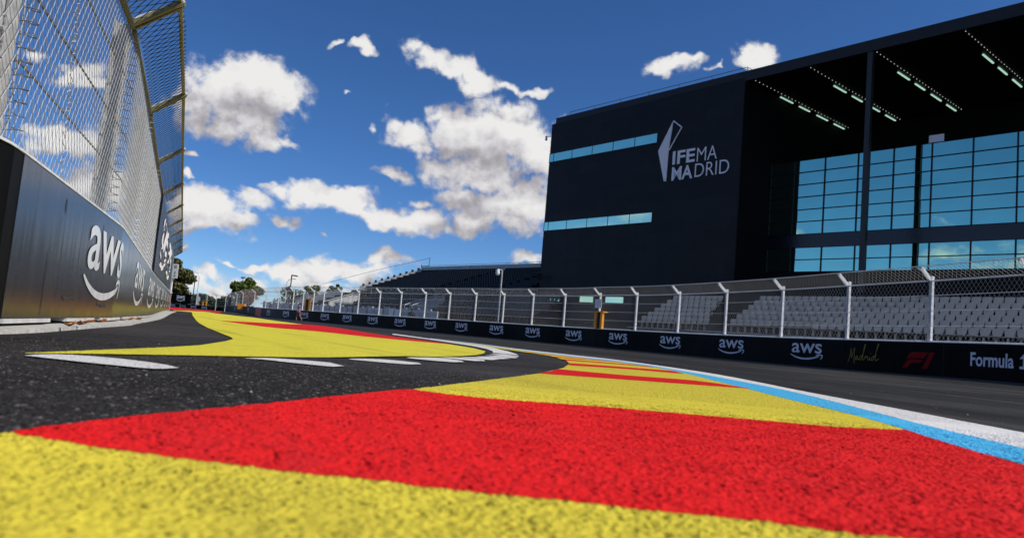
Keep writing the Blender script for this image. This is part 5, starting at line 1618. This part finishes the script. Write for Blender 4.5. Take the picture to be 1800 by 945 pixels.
def build_white_stand():
    o = Vector((24.79, 35.78, 0)); e1 = Vector((0.566, -0.825, 0)); e2 = Vector((0.825, 0.566, 0))   # along to the right, back
    fr = frame(o, e1, e2)
    root = empty('grandstand', o, 'low grandstand of pale grey seats behind the fence in front of the hall', 'grandstand')
    rise, tread, rows = 0.38, 0.67, 6
    z0 = 2.70 - 0.88
    stand_deck(root, fr, -28.5, 12.0, rows, z0, rise, tread)
    MB().box(fr, -28.5, 12.0, -0.9, -0.82, 0.0, 1.55).build('front_panel', M_deck, root)
    MB().box(fr, -26.5, 12.0, -0.75, -0.45, 1.70, 1.76).build('bench_rail', M_panel, root)
    MB().box(fr, -28.5, 12.0, rows * tread + 0.3, rows * tread + 0.4, 0.0, 4.9).build('rear_screen', M_inside, root)
    pl = []
    for i in range(rows):
        for s0, s1 in ((-26.4, -19.6 - 0.35 * i), (-17.9 - 0.05 * i, 12.0)):
            n = int((s1 - s0) / 0.56)
            for q in range(n):
                a = s0 + 0.28 + q * 0.56
                pl.append(tuple(fr(a, i * tread + 0.34, z0 + i * rise)))
    # the largest ones in the picture first: nearest, inside the frame
    pl.sort(key=lambda p: (p[0] / p[1] > 0.72, math.hypot(p[0], p[1])))
    seat_rows(root, pl, e1, e2, M_seatw)
    return root


build_white_stand()


def build_black_stand():
    o = BF(-0.15, -2.0, 0)
    fr = frame(o, FD, FB)
    root = empty('grandstand', o, 'tall grandstand of black seats with pale parapet, left of the black hall', 'grandstand')
    rise, tread, rows = 0.36, 0.80, 10
    z0 = 5.15
    LE = -34.2; SK = 0.42
    for i in range(rows):
        sl = LE - (rows - 1 - i) * SK
        MB().box(fr, sl, 0.0 if i < 2 else -0.05, i * tread + 0.002, (i + 1) * tread, 0.0, z0 + i * rise).build('stepped_deck', M_deck, root)
    pl = []
    for i in range(rows):
        sl = LE + 0.4 - (rows - 1 - i) * SK
        a = sl
        while a < -0.4:
            # two stair aisles climb through the block
            c1 = -19.0 + i * 0.55; c2 = -6.4 + i * 0.55
            if abs(a - c1) > 0.42 and abs(a - c2) > 0.42:
                pl.append(tuple(fr(a, i * tread + 0.42, z0 + i * rise)))
            a += 0.5
    pl.sort(key=lambda p: math.hypot(p[0], p[1]))
    seat_rows(root, pl, FD, FB, M_seatk)
    # pale stair nosings on the aisles
    mb = MB()
    for c0 in (-19.0, -6.4):
        for i in range(rows):
            c1 = c0 + i * 0.55
            mb.box(fr, c1 - 0.3, c1 + 0.3, i * tread + 0.01, i * tread + 0.10, z0 + i * rise + 0.003, z0 + i * rise + 0.02)
            mb.box(fr, c1 + 0.25, c1 + 0.55, i * tread + 0.2, i * tread + 0.24, z0 + i * rise + 0.35, z0 + i * rise + 0.42)
    mb.build('stair_nosing', M_rail, root)
    # rear parapet with rail
    bt = rows * tread
    MB().box(fr, LE, -0.05, bt + 0.02, bt + 0.10, 7.4, 9.80).build('parapet', M_net, root)
    mb = MB()
    mb.tube([fr(LE, bt + 0.06, 9.98), fr(-0.05, bt + 0.06, 9.98)], 0.035, 5)
    for a in np.arange(LE, -0.05, 1.3):
        mb.tube([fr(a, bt + 0.06, 9.7), fr(a, bt + 0.06, 9.98)], 0.03, 5)
    mb.build('parapet_rail', M_rail, root)
    # left side screen that steps down with the rows, and the dark knobs above it
    mb = MB(); kn = MB(); fr_ = MB()
    for i in range(rows):
        sl = LE - 0.15 - (rows - 1 - i) * SK
        z = z0 + i * rise
        mb.hexa([fr(sl - SK, i * tread, z - 0.4), fr(sl, (i + 1) * tread, z - 0.04), fr(sl + .04, (i + 1) * tread, z - 0.04), fr(sl - SK + .04, i * tread, z - 0.4),
                 fr(sl - SK, i * tread, z + 0.72), fr(sl, (i + 1) * tread, z + 0.72 + rise), fr(sl + .04, (i + 1) * tread, z + 0.72 + rise), fr(sl - SK + .04, i * tread, z + 0.72)])
        fr_.tube([fr(sl - SK, i * tread, z + 0.74), fr(sl, (i + 1) * tread, z + 0.74 + rise)], 0.04, 5)
        kn.box(fr, sl - 0.40, sl - 0.05, i * tread + 0.4, i * tread + 0.6, z + 0.95, z + 1.22)
    mb.build('side_screen', M_pale, root)
    fr_.build('side_rail', M_rail, root)
    kn.build('rail_cap', M_seatk, root)
    # corner mast and the stay cable running down to the left
    mb = MB()
    mb.tube([fr(-32.3, bt + 0.1, 8.4), fr(-32.3, bt + 0.1, 11.2)], 0.07, 6)
    mb.tube([fr(-34.4, bt + 0.1, 8.4), fr(-34.4, bt + 0.1, 10.3)], 0.06, 6)
    mb.bar(fr(-34.6, bt + 0.1, 9.95), fr(-32.2, bt + 0.1, 9.95), 0.1, 0.12)
    mb.build('corner_mast', M_net, root)
    MB().tube([fr(-32.3, bt + 0.1, 11.15), fr(-49.6, bt, 9.35), fr(-69.3, bt, 7.0)], 0.03, 5).build('stay_cable', M_dsteel, root)
    # walkway rail in front of the lowest row
    mb = MB()
    mb.tube([fr(-36, -0.9, 5.5), fr(3.2, -0.9, 5.5)], 0.03, 5)
    mb.tube([fr(-36, -0.9, 5.15), fr(3.2, -0.9, 5.15)], 0.02, 5)
    for a in np.arange(-36, 3.2, 1.4):
        mb.tube([fr(a, -0.9, 4.5), fr(a, -0.9, 5.5)], 0.03, 5)
    mb.build('walkway_rail', M_rail, root)
    return root


build_black_stand()


def build_lower_stand():
    o = BF(0.0, -14.0, 0)
    fr = frame(o, FD, FB)
    root = empty('grandstand', o, 'lower tier of dark brown grey seats with white stair rails behind the far fence', 'grandstand')
    rise, tread, rows = 0.42, 0.72, 6
    z0 = 1.65
    stand_deck(root, fr, -31.0, 15.0, rows, z0, rise, tread)
    pl = []
    for i in range(rows):
        a = -30.5 + 0.9 * i
        while a < 14.8:
            if not any(abs(a - c_) < 0.9 for c_ in (-21.0, -2.2)):
                pl.append(tuple(fr(a, i * tread + 0.36, z0 + i * rise)))
            a += 0.55
    pl.sort(key=lambda p: math.hypot(p[0], p[1]))
    seat_rows(root, pl, FD, FB, M_seatb)
    # stairs with pale balustrades
    for c_ in (-21.2, -2.4):
        mb = MB()
        for side in (-0.75, 0.75):
            for q in range(7):
                b0 = -1.6 + q * 0.62
                zt = z0 + 0.95 + (b0 + 1.6) * 0.36
                mb.tube([fr(c_ + side, b0, zt - 0.95), fr(c_ + side, b0, zt)], 0.03, 4)
            mb.tube([fr(c_ + side, -1.6, z0 + 0.95), fr(c_ + side, 2.4, z0 + 0.95 + 4.0 * 0.36)], 0.045, 5)
        mb.build('stair_rail', M_rail, root)
        pn = MB()
        for side in (-0.72, 0.72):
            pn.hexa([fr(c_ + side, -0.9, z0 + 0.2), fr(c_ + side + .03, -0.9, z0 + 0.2), fr(c_ + side + .03, 2.3, z0 + 1.2), fr(c_ + side, 2.3, z0 + 1.2),
                     fr(c_ + side, -0.9, z0 + 1.05), fr(c_ + side + .03, -0.9, z0 + 1.05), fr(c_ + side + .03, 2.3, z0 + 2.2), fr(c_ + side, 2.3, z0 + 2.2)])
        pn.build('balustrade', M_rail, root)
    # left end balustrade, stepping up
    mb = MB(); st = MB()
    mb.tube([fr(-32.6, -0.6, 2.9), fr(-28.0, 3.6, 4.7)], 0.05, 5)
    mb.tube([fr(-38.5, -3.0, 1.9), fr(-32.6, -0.6, 2.9)], 0.05, 5)
    st.hexa([fr(-32.4, -0.6, 1.6), fr(-32.3, -0.6, 1.6), fr(-27.8, 3.6, 3.4), fr(-27.9, 3.6, 3.4), fr(-32.4, -0.6, 2.75), fr(-32.3, -0.6, 2.75), fr(-27.8, 3.6, 4.6), fr(-27.9, 3.6, 4.6)])
    for q in range(8):
        t = q / 7
        mb.tube([fr(-32.6 + 4.6 * t, -0.6 + 4.2 * t, 1.7 + 1.8 * t), fr(-32.6 + 4.6 * t, -0.6 + 4.2 * t, 2.9 + 1.8 * t)], 0.03, 4)
    mb.build('stair_rail', M_rail, root)
    st.build('balustrade', M_rail, root)
    return root


build_lower_stand()


def build_panel_screen():
    """pale blue grey panel screen along the front of the lower tier"""
    fr = frame(BF(0, -16.0, 0), FD, FB)
    root = empty('panel_screen', fr(-20, 0, 0), 'row of pale blue grey panels behind the far fence below the dark seats', 'screen')
    a = -40.0
    while a < 3.5:
        w = 1.15
        mb = MB()
        z = 2.15 + 0.10 * math.sin(a * 1.7)
        mb.box(fr, a + 0.04, a + w - 0.06, rng.normal(0, 0.06) - 0.05, 0.08, 0.25, z)
        mb.build('panel', M_panel if rng.random() < 0.7 else M_signw, root)
        MB().box(fr, a - 0.05, a + 0.035, -0.09, 0.09, 0.0, z + 0.06).build('upright', M_dsteel if rng.random() < 0.5 else M_rail, root)
        a += w
    return root


build_panel_screen()

# ------------------------------------------------------------------ vegetation
def tree(name, base, height, rad, trunk_h, m, label, n=2600, leaf=0.22, squash=0.8, group=None, seed=1, gaps=0.5, cat='tree'):
    g = np.random.default_rng(seed)
    root = empty(name, base, label, cat, group)
    B = Vector(base)
    mb = MB()
    mb.tube([B, B + Vector((0.05, 0, trunk_h * 0.6)), B + Vector((0, 0.08, trunk_h)), B + Vector((0.1, 0, trunk_h + (height - trunk_h) * 0.6))], rad * 0.085, 7, r1=rad * 0.02)
    cz = trunk_h + (height - trunk_h) * 0.5
    hz = (height - trunk_h) * 0.5
    cl = []
    for i in range(22):
        d = g.normal(size=3); d /= np.linalg.norm(d)
        q = d * g.uniform(0.35, 0.85)
        c_ = np.array(B) + np.array([q[0] * rad, q[1] * rad, cz + q[2] * hz])
        cl.append((c_, rad * g.uniform(0.20, 0.40)))
        if i < 9:
            s0 = B + Vector((0, 0, trunk_h * g.uniform(0.7, 1.2)))
            mb.tube([s0, s0.lerp(Vector(c_), 0.5) + Vector((0, 0, 0.1 * rad)), Vector(c_)], rad * 0.03, 5, r1=rad * 0.008)
    mb.build('trunk', M_bark, root)
    per = n // len(cl)
    C = []
    for c_, r_ in cl:
        d = g.normal(size=(per, 3)); d /= np.linalg.norm(d, axis=1)[:, None]
        C.append(c_ + d * (r_ * g.uniform(0.3, 1.0, per)**0.6)[:, None] * np.array([1, 1, squash]))
    C = np.concatenate(C)
    N = len(C)
    a = g.normal(size=(N, 3)); a /= np.linalg.norm(a, axis=1)[:, None]
    b = np.cross(a, g.normal(size=(N, 3))); b /= np.linalg.norm(b, axis=1)[:, None]
    sz = leaf * g.uniform(0.6, 1.3, N)[:, None]
    v = np.stack([C - a * sz, C + b * sz * 0.55, C + a * sz, C - b * sz * 0.55], 1).reshape(-1, 3)
    f = np.arange(N * 4).reshape(N, 4)
    add_mesh('crown', np_mesh('crown', v, [f]), m, root)
    return root


tree('broadleaf_tree', (-49.0, 140, 0), 7.4, 3.0, 1.8, M_leaf_green, 'round bright green tree standing behind the far end of the right fence', 11000, 0.30, seed=3)
tree('broadleaf_tree', (-60.3, 136, 0), 9.4, 3.7, 1.6, M_leaf_olive, 'tall olive green tree behind the end of the left wall', 10000, 0.30, seed=5)
tree('broadleaf_tree', (-68.0, 165, 0), 4.2, 3.4, 0.8, M_leaf_dark, 'dark bushy tree beyond the two far lamp posts', 2400, 0.3, seed=8)
tree('broadleaf_tree', (-62.5, 165, 0), 3.6, 2.6, 0.8, M_leaf_dark, 'low dark tree between the far lamp posts and the cypresses', 2000, 0.28, seed=9)
tree('cypress_tree', (-58.9, 158, 0), 5.0, 0.55, 0.5, M_leaf_dark, 'slim dark cypress, taller of the far pair', 900, 0.2, 2.0, seed=10)
tree('cypress_tree', (-57.6, 158, 0), 4.6, 0.5, 0.5, M_leaf_dark, 'slim dark cypress, shorter of the far pair', 900, 0.2, 2.0, seed=11)
tree('broadleaf_tree', (-40.8, 118, 0), 4.3, 1.5, 1.4, M_leaf_autumn, 'orange brown autumn tree behind the far fence', 600, 0.15, seed=12)
tree('broadleaf_tree', (-35.5, 122, 0), 5.6, 2.6, 1.5, M_leaf_olive, 'thin yellow green tree behind the black camera pole', 1200, 0.2, seed=13)
tree('broadleaf_tree', (-31.6, 120, 0), 6.3, 1.5, 2.0, M_leaf_green, 'green tree top showing over the fence left of the stands', 1500, 0.22, seed=14)
tree('broadleaf_tree', (-29.6, 126, 0), 7.2, 1.5, 2.0, M_leaf_green, 'green tree top just left of the black seated stand', 1500, 0.22, seed=15)


def hedge():
    g = np.random.default_rng(21)
    N = 9000
    x = g.uniform(-120, -20, N); y = 200 + g.normal(0, 2.0, N)
    z = g.uniform(0, 1, N)**0.7 * (2.6 + 1.1 * np.sin(x * 0.21) + 0.8 * np.sin(x * 0.53 + 1))
    C = np.stack([x, y, z], -1)
    a = g.normal(size=(N, 3)); a /= np.linalg.norm(a, axis=1)[:, None]
    b = np.cross(a, g.normal(size=(N, 3))); b /= np.linalg.norm(b, axis=1)[:, None]
    sz = 0.55 * g.uniform(0.6, 1.3, N)[:, None]
    v = np.stack([C - a * sz, C + b * sz * 0.6, C + a * sz, C - b * sz * 0.6], 1).reshape(-1, 3)
    o = add_mesh('far_thicket', np_mesh('far_thicket', v, [np.arange(N * 4).reshape(N, 4)]), M_leaf_dark)
    tag(o, 'dark green far thicket closing the view behind the track', 'thicket', kind='stuff')


hedge()

# ------------------------------------------------------------------ far end of the track
def build_far_wall():
    a, b = Vector((-61.5, 131, 0)), Vector((-49.5, 124, 0))
    t = (b - a).normalized(); L = (b - a).length
    n_ = Vector((t.y, -t.x, 0))
    fr = frame(a, t, n_ * -1)
    w = empty('barrier_wall', a, 'low black barrier wall with white print crossing the far end of the track', 'barrier wall')
    MB().box(fr, -6, L, 0, 0.5, 0, 1.05).build('panel', M_vinyl, w)
    for i in range(5):
        lv, lf = smile_logo()
        u = 0.9 + i * (L - 2) / 4.3
        MB().add([fr(u + p[0] * 1.5, -0.012, 0.25 + p[1] * 1.1) for p in lv], lf).build('printed_logo', M_logo, w)


build_far_wall()


def build_big_banner():
    a = Vector((-57.6, 126.5, 0)); t = Vector((1, -0.03, 0)).normalized(); n_ = Vector((t.y, -t.x, 0)) * -1
    fr = frame(a, t, n_)
    w = empty('banner_board', a, 'big black hoarding with white print above the far wall', 'hoarding')
    MB().box(fr, 0.4, 3.9, 0, 0.12, 1.1, 2.75).build('board', M_vinyl, w)
    for u in (0.5, 2.1, 3.8):
        MB().tube([fr(u, 0.2, 0), fr(u, 0.2, 2.8)], 0.05, 5).build('post', M_galv, w)
    lv, lf = smile_logo()
    MB().add([fr(1.45 + p[0] * 1.45, -0.015, 1.48 + p[1] * 1.6) for p in lv], lf).build('printed_logo', M_logo, w)


build_big_banner()


def build_far_fence():
    a, b = Vector((-56.0, 131, 0)), Vector((-47.6, 126.5, 0))
    t = (b - a).normalized(); L = (b - a).length
    w = empty('catch_fence', a, 'low grey mesh fence behind the far black wall', 'fence')
    q = 0
    while q <= L:
        p = a + t * q
        MB().tube([p, p + Vector((0, 0, 3.1))], 0.06, 5).build('post', M_galv, w)
        q += 2.3
    for z in (1.2, 2.1, 3.05):
        MB().tube([a + Vector((0, 0, z)), b + Vector((0, 0, z))], 0.025, 4).build('cable', M_galv, w)
    def surf(u, tt, lift):
        return np.array(a)[None, :] + np.array(t)[None, :] * u[:, None] + np.array([[0, 0, 1.0]]) * tt[:, None]
    v, f = chain_link(surf, 0, L, 1.1, 3.05, 0.28, 0.28, 0.006)
    add_mesh('wire_mesh', np_mesh('wire_mesh', v, [f]), M_wire, w)


build_far_fence()


def lamp(base, h, arm, label, m=None, head=True):
    m = m or M_galv
    r = empty('street_lamp', base, label, 'street lamp')
    B = Vector(base)
    pts = [B, B + Vector((0, 0, h * 0.9)), B + Vector((arm * 0.25, 0, h * 0.98)), B + Vector((arm, 0, h + 0.1))]
    MB().tube(pts, 0.09, 6, r1=0.045).build('pole', m, r)
    e = B + Vector((arm, 0, h + 0.08))
    MB().bar(e, e + Vector((arm * 0.45, 0, -0.02)), 0.22, 0.12).build('lamp_head', m, r)


lamp((-56.3, 135, 0), 7.0, -0.9, 'tall curved arm street lamp, taller of the far pair')
lamp((-35.3, 118, 0), 6.35, 0.9, 'small curved arm street lamp behind the far fence, left of the black camera pole')
r = empty('street_lamp', (-54.9, 130, 0), 'straight post with short head, shorter of the far pair', 'street lamp')
MB().tube([(-54.9, 130, 0), (-54.9, 130, 6.0)], 0.08, 6).build('pole', M_dsteel, r)
MB().bar((-55.15, 130, 6.05), (-54.65, 130, 6.05), 0.16, 0.2).build('lamp_head', M_dsteel, r)
# floodlight mast over the tree
r = empty('light_mast', (-52.0, 145, 0), 'thin mast with small head rising behind the round green tree', 'mast')
MB().tube([(-52.0, 145, 0), (-52.0, 145, 7.2)], 0.06, 5).build('pole', M_dsteel, r)
MB().bar((-52.4, 145, 7.2), (-51.6, 145, 7.3), 0.2, 0.25).build('lamp_head', M_dsteel, r)

r = empty('camera_pole', (-29.1, 99, 0), 'tall black pole with side head standing behind the far fence', 'pole')
MB().tube([(-29.1, 99, 0), (-29.1, 99, 5.85)], 0.085, 6).build('pole', M_dsteel, r)
MB().bar((-29.15, 99, 5.88), (-28.3, 99, 5.82), 0.12, 0.16).build('camera_head', M_dsteel, r)
MB().bar((-29.6, 98.8, 3.95), (-29.0, 98.8, 4.25), 0.3, 0.4).build('camera_box', M_dsteel, r)

r = empty('camera_pole', (-0.66, 50.9, 1.1), 'white pole with camera rising above the right fence in front of the black seats', 'pole')
MB().tube([(-0.66, 50.9, 1.1), (-0.66, 50.9, 4.72)], 0.055, 6).build('pole', M_rail, r)
MB().bar((-0.66, 50.9, 4.72), (-0.98, 50.8, 4.74), 0.06, 0.06).build('bracket', M_rail, r)
mb = MB(); mb.tube([(-0.96, 50.8, 4.72), (-0.96, 50.8, 4.45)], 0.12, 8, r1=0.15); mb.ball((-0.96, 50.8, 4.43), 0.13, 8, 6)
mb.build('camera_head', M_signw, r)

# white board on a post at the end of the left wall
r = empty('sign_board', (-21.4, 47.6, 0), 'tall white board with small print on a post at the end of the left wall', 'sign')
MB().tube([(-21.55, 47.6, 0), (-21.55, 47.6, 3.0)], 0.06, 6).build('post', M_galv, r)
I3 = frame((0, 0, 0), (1, 0, 0), (0, 1, 0))
MB().box(I3, -21.56, -21.22, 47.5, 47.54, 2.12, 3.02).build('board', M_signw, r)
mb = MB()
for z, w_ in ((2.86, 0.2), (2.76, 0.16), (2.5, 0.05), (2.44, 0.05), (2.38, 0.07), (2.24, 0.14)):
    mb.box(I3, -21.39 - w_ / 2, -21.39 + w_ / 2, 47.494, 47.498, z, z + 0.05)
mb.build('print', M_dsteel, r)
r = empty('sign_board', (-53.0, 128, 0), 'small blank white board beside the far lamp posts', 'sign')
MB().tube([(-53.0, 128, 0), (-53.0, 128, 2.5)], 0.04, 5).build('post', M_galv, r)
MB().box(I3, -53.2, -52.8, 127.9, 127.94, 1.75, 2.5).build('board', M_signw, r)


def gate(u, w, h, label, sign, m=M_orange):
    r = empty('marshal_opening', RIGHT.pt(u, -0.1, Z_W), label, 'opening')
    t = RIGHT.tan(u); nrm = Vector((t.y, -t.x, 0))
    fr = frame(RIGHT.pt(u, 0, 0), t, nrm)
    a = w / 2
    
    MB().box(fr, -a, -a + 0.20, -0.12, 0.02, Z_W + 0.01, Z_W + h).build('padded_jamb', m, r)
    MB().box(fr, a - 0.20, a, -0.12, 0.02, Z_W + 0.01, Z_W + h).build('padded_jamb', m, r)
    MB().box(fr, -a - 0.03, a + 0.06, -0.32, 0.02, Z_W + h + 0.003, Z_W + h + 0.07).build('lintel', m, r)
    MB().box(fr, -a + 0.21, a - 0.21, -0.12, -0.08, Z_W + 0.01, Z_W + h).build('dark_screen', M_dark, r)
    if sign:
        s = empty('sign_plate', fr(0.0, 0.05, Z_W + 1.2), sign, 'sign')
        MB().box(fr, -0.32, 0.32, 0.06, 0.08, Z_W + 1.18, Z_W + 1.68).build('plate', M_signw, s)
        MB().box(fr, -0.02, 0.02, 0.082, 0.086, Z_W + 1.25, Z_W + 1.62).build('print', M_panel, s)
    return r


mk = D['right_marks']
gate((mk['gate0'] + mk['gate1']) / 2, 0.80, 0.93, 'orange padded opening with dark gap in the right fence below a white plate', 'white plate on the right fence post above the orange opening')
gate((mk['g20'] + mk['g21']) / 2, 1.1, 1.15, 'orange padded opening in the far fence beside the walking person', 'white plate on the fence above the walking person')
r = empty('marshal_opening', (-52.1, 128, 0), 'orange padded frame behind the far wall', 'opening')
for x in (-52.35, -51.75):
    MB().box(I3, x, x + 0.18, 128, 128.2, 0, 1.75).build('padded_jamb', M_orange, r)
MB().box(I3, -52.38, -51.54, 128, 128.2, 1.753, 1.85).build('lintel', M_orange, r)
r = empty('warning_box', (-39.9, 112, 0), 'small yellow orange box behind the far fence left of the red block', 'box')
MB().box(I3, -40.5, -39.4, 112, 112.5, 0.9, 1.75).build('box_body', M_orange, r)

# small stones, rubber crumbs and paint flakes on the asphalt
def crumbs():
    g = np.random.default_rng(33)
    poly = np.array(D['yellow_near'][1]); isl = np.array(D['island_yellow'][1])
    V, F = [], []
    n = 0
    while n < 110:
        y = 2.0 + 22 * g.random()**1.6
        x = y * g.uniform(-0.62, 0.66)
        p = np.array([[x, y]])
        if inside_points(poly, p) or inside_points(isl, p) or x < -0.44 * y - 0.6:
            continue
        s = 0.0028 + 0.004 * g.random()**3 + 0.0003 * y
        a = g.uniform(0, 6.28); z = zg(x, y) + 0.001
        pts = [(x + s * math.cos(a + k * 2.1) * g.uniform(.7, 1.2), y + s * math.sin(a + k * 2.1) * g.uniform(.7, 1.2), z) for k in range(3)] + [(x, y, z + s * g.uniform(.5, 1.0))]
        b = len(V)
        V += pts
        F += [(b, b + 1, b + 3), (b + 1, b + 2, b + 3), (b + 2, b, b + 3), (b, b + 2, b + 1)]
        n += 1
    o = MB().add(V, F).build('gravel_crumbs', M_crumb)
    tag(o, 'small pale stones and rubber crumbs scattered over the dark asphalt', 'crumbs', kind='stuff')


M_crumb = mat('pale_stone', (0.20, 0.19, 0.165), 0.8, var=0.7, scale=3.0)
crumbs()

# ------------------------------------------------------------------ people
def skinned(name, pts, edges, rad, m, parent, sub=2, root=0):
    me = bpy.data.meshes.new(name)
    me.from_pydata(pts, edges, [])
    ob = bpy.data.objects.new(name, me)
    link(ob)
    sk = ob.modifiers.new('skin', 'SKIN')
    sk.use_smooth_shade = True
    layer = me.skin_vertices[0] if me.skin_vertices else None
    if layer is None:
        bm = bmesh.new(); bm.from_mesh(me); bm.verts.layers.skin.verify(); bm.to_mesh(me); bm.free()
        layer = me.skin_vertices[0]
    for i, r_ in enumerate(rad):
        layer.data[i].radius = (r_, r_) if not isinstance(r_, tuple) else r_
        layer.data[i].use_root = (i == root)
    su = ob.modifiers.new('sub', 'SUBSURF'); su.levels = sub; su.render_levels = sub
    dg = bpy.context.evaluated_depsgraph_get()
    me2 = bpy.data.meshes.new_from_object(ob.evaluated_get(dg))
    bpy.data.objects.remove(ob, do_unlink=True)
    me2.materials.clear()
    return add_mesh(name, me2, m, parent, True)


def walker(base, face_dir):
    """person in mid stride, 1.72 m tall"""
    r = empty('person', base, 'person in violet shirt and red shorts walking past the far wall', 'person')
    B = Vector(base); f = Vector(face_dir).normalized(); s_ = Vector((f.y, -f.x, 0))
    P = lambda fx, sx, z: tuple(B + f * fx + s_ * sx + Vector((0, 0, z)))
    pts = [P(0, 0, .92), P(0, 0, 1.12), P(.01, 0, 1.36), P(.02, 0, 1.46), P(.04, 0, 1.53), P(.05, 0, 1.63),
           P(0, .10, .88), P(.16, .10, .50), P(.14, .10, .09), P(.30, .10, .04),
           P(0, -.10, .88), P(-.06, -.10, .50), P(-.34, -.10, .16), P(-.24, -.10, .04),
           P(.01, .19, 1.38), P(-.10, .24, 1.12), P(.04, .24, .90), P(.09, .24, .82),
           P(.01, -.19, 1.38), P(.10, -.24, 1.12), P(.26, -.22, .96), P(.32, -.21, .90)]
    ed = [(0, 1), (1, 2), (2, 3), (3, 4), (4, 5), (0, 6), (6, 7), (7, 8), (8, 9), (0, 10), (10, 11), (11, 12), (12, 13), (2, 14), (14, 15), (15, 16), (16, 17), (2, 18), (18, 19), (19, 20), (20, 21)]
    rad = [.13, .12, .13, .055, .075, .095, .085, .058, .04, .035, .085, .058, .04, .035, .055, .042, .032, .035, .055, .042, .032, .035]
    skinned('body', pts, ed, rad, M_skin, r)
    sp = [P(0, 0, .95), P(0, 0, 1.15), P(.01, 0, 1.37), P(.01, .17, 1.39), P(-.07, .235, 1.2), P(.01, -.17, 1.39), P(.07, -.235, 1.2)]
    skinned('shirt', sp, [(0, 1), (1, 2), (2, 3), (3, 4), (2, 5), (5, 6)], [.15, .145, .15, .085, .065, .085, .065], M_shirt, r)
    sp = [P(0, 0, .95), P(0, .10, .84), P(.12, .10, .58), P(0, -.10, .84), P(-.05, -.10, .58)]
    skinned('shorts', sp, [(0, 1), (1, 2), (0, 3), (3, 4)], [.145, .105, .095, .105, .095], M_shorts, r)
    mb = MB(); mb.ball(P(.03, 0, 1.67), 0.108, 12, 8, (1, 1, 0.85)); mb.build('hair', M_hair, r, True)
    for fx, sx in ((.20, .10), (-.27, -.10)):
        mb = MB(); mb.ball(P(fx + .02, sx, .05), 0.07, 10, 6, (1.5, 1.0, 0.75)); mb.build('shoe', M_dark, r, True)


def sitter(base):
    r = empty('person', base, 'person in dark clothes seen behind the black wall below the stands', 'person')
    B = Vector(base)
    P = lambda x, y, z: tuple(B + Vector((x, y, z)))
    pts = [P(0, 0, .75), P(0, 0, 1.0), P(0, 0, 1.24), P(0, 0, 1.34), P(0, -.01, 1.40), P(0, -.02, 1.50), P(.22, 0, 1.24), P(.30, -.05, .98), P(.18, -.25, .86), P(-.22, 0, 1.24), P(-.30, -.05, .98), P(-.18, -.25, .86), P(.12, -.2, .70), P(.12, -.45, .66), P(.12, -.45, .08), P(-.12, -.2, .70), P(-.12, -.45, .66), P(-.12, -.45, .08)]
    ed = [(0, 1), (1, 2), (2, 3), (3, 4), (4, 5), (2, 6), (6, 7), (7, 8), (2, 9), (9, 10), (10, 11), (0, 12), (12, 13), (13, 14), (0, 15), (15, 16), (16, 17)]
    skinned('body', pts, ed, [.17, .17, .17, .06, .08, .10, .08, .06, .05, .08, .06, .05, .1, .07, .05, .1, .07, .05], M_dark, r)
    mb = MB(); mb.ball(P(0, 0, 1.54), 0.11, 12, 8, (1, 1, .85)); mb.build('hair', M_hair, r, True)


pw = RIGHT.pt(mk['person'], 1.0, 0)
tp = RIGHT.tan(mk['person'])
walker(tuple(pw), tuple(-tp * 0.6 + Vector((0.2, -0.6, 0))))
sitter((-8.05, 62.6, 0.25))
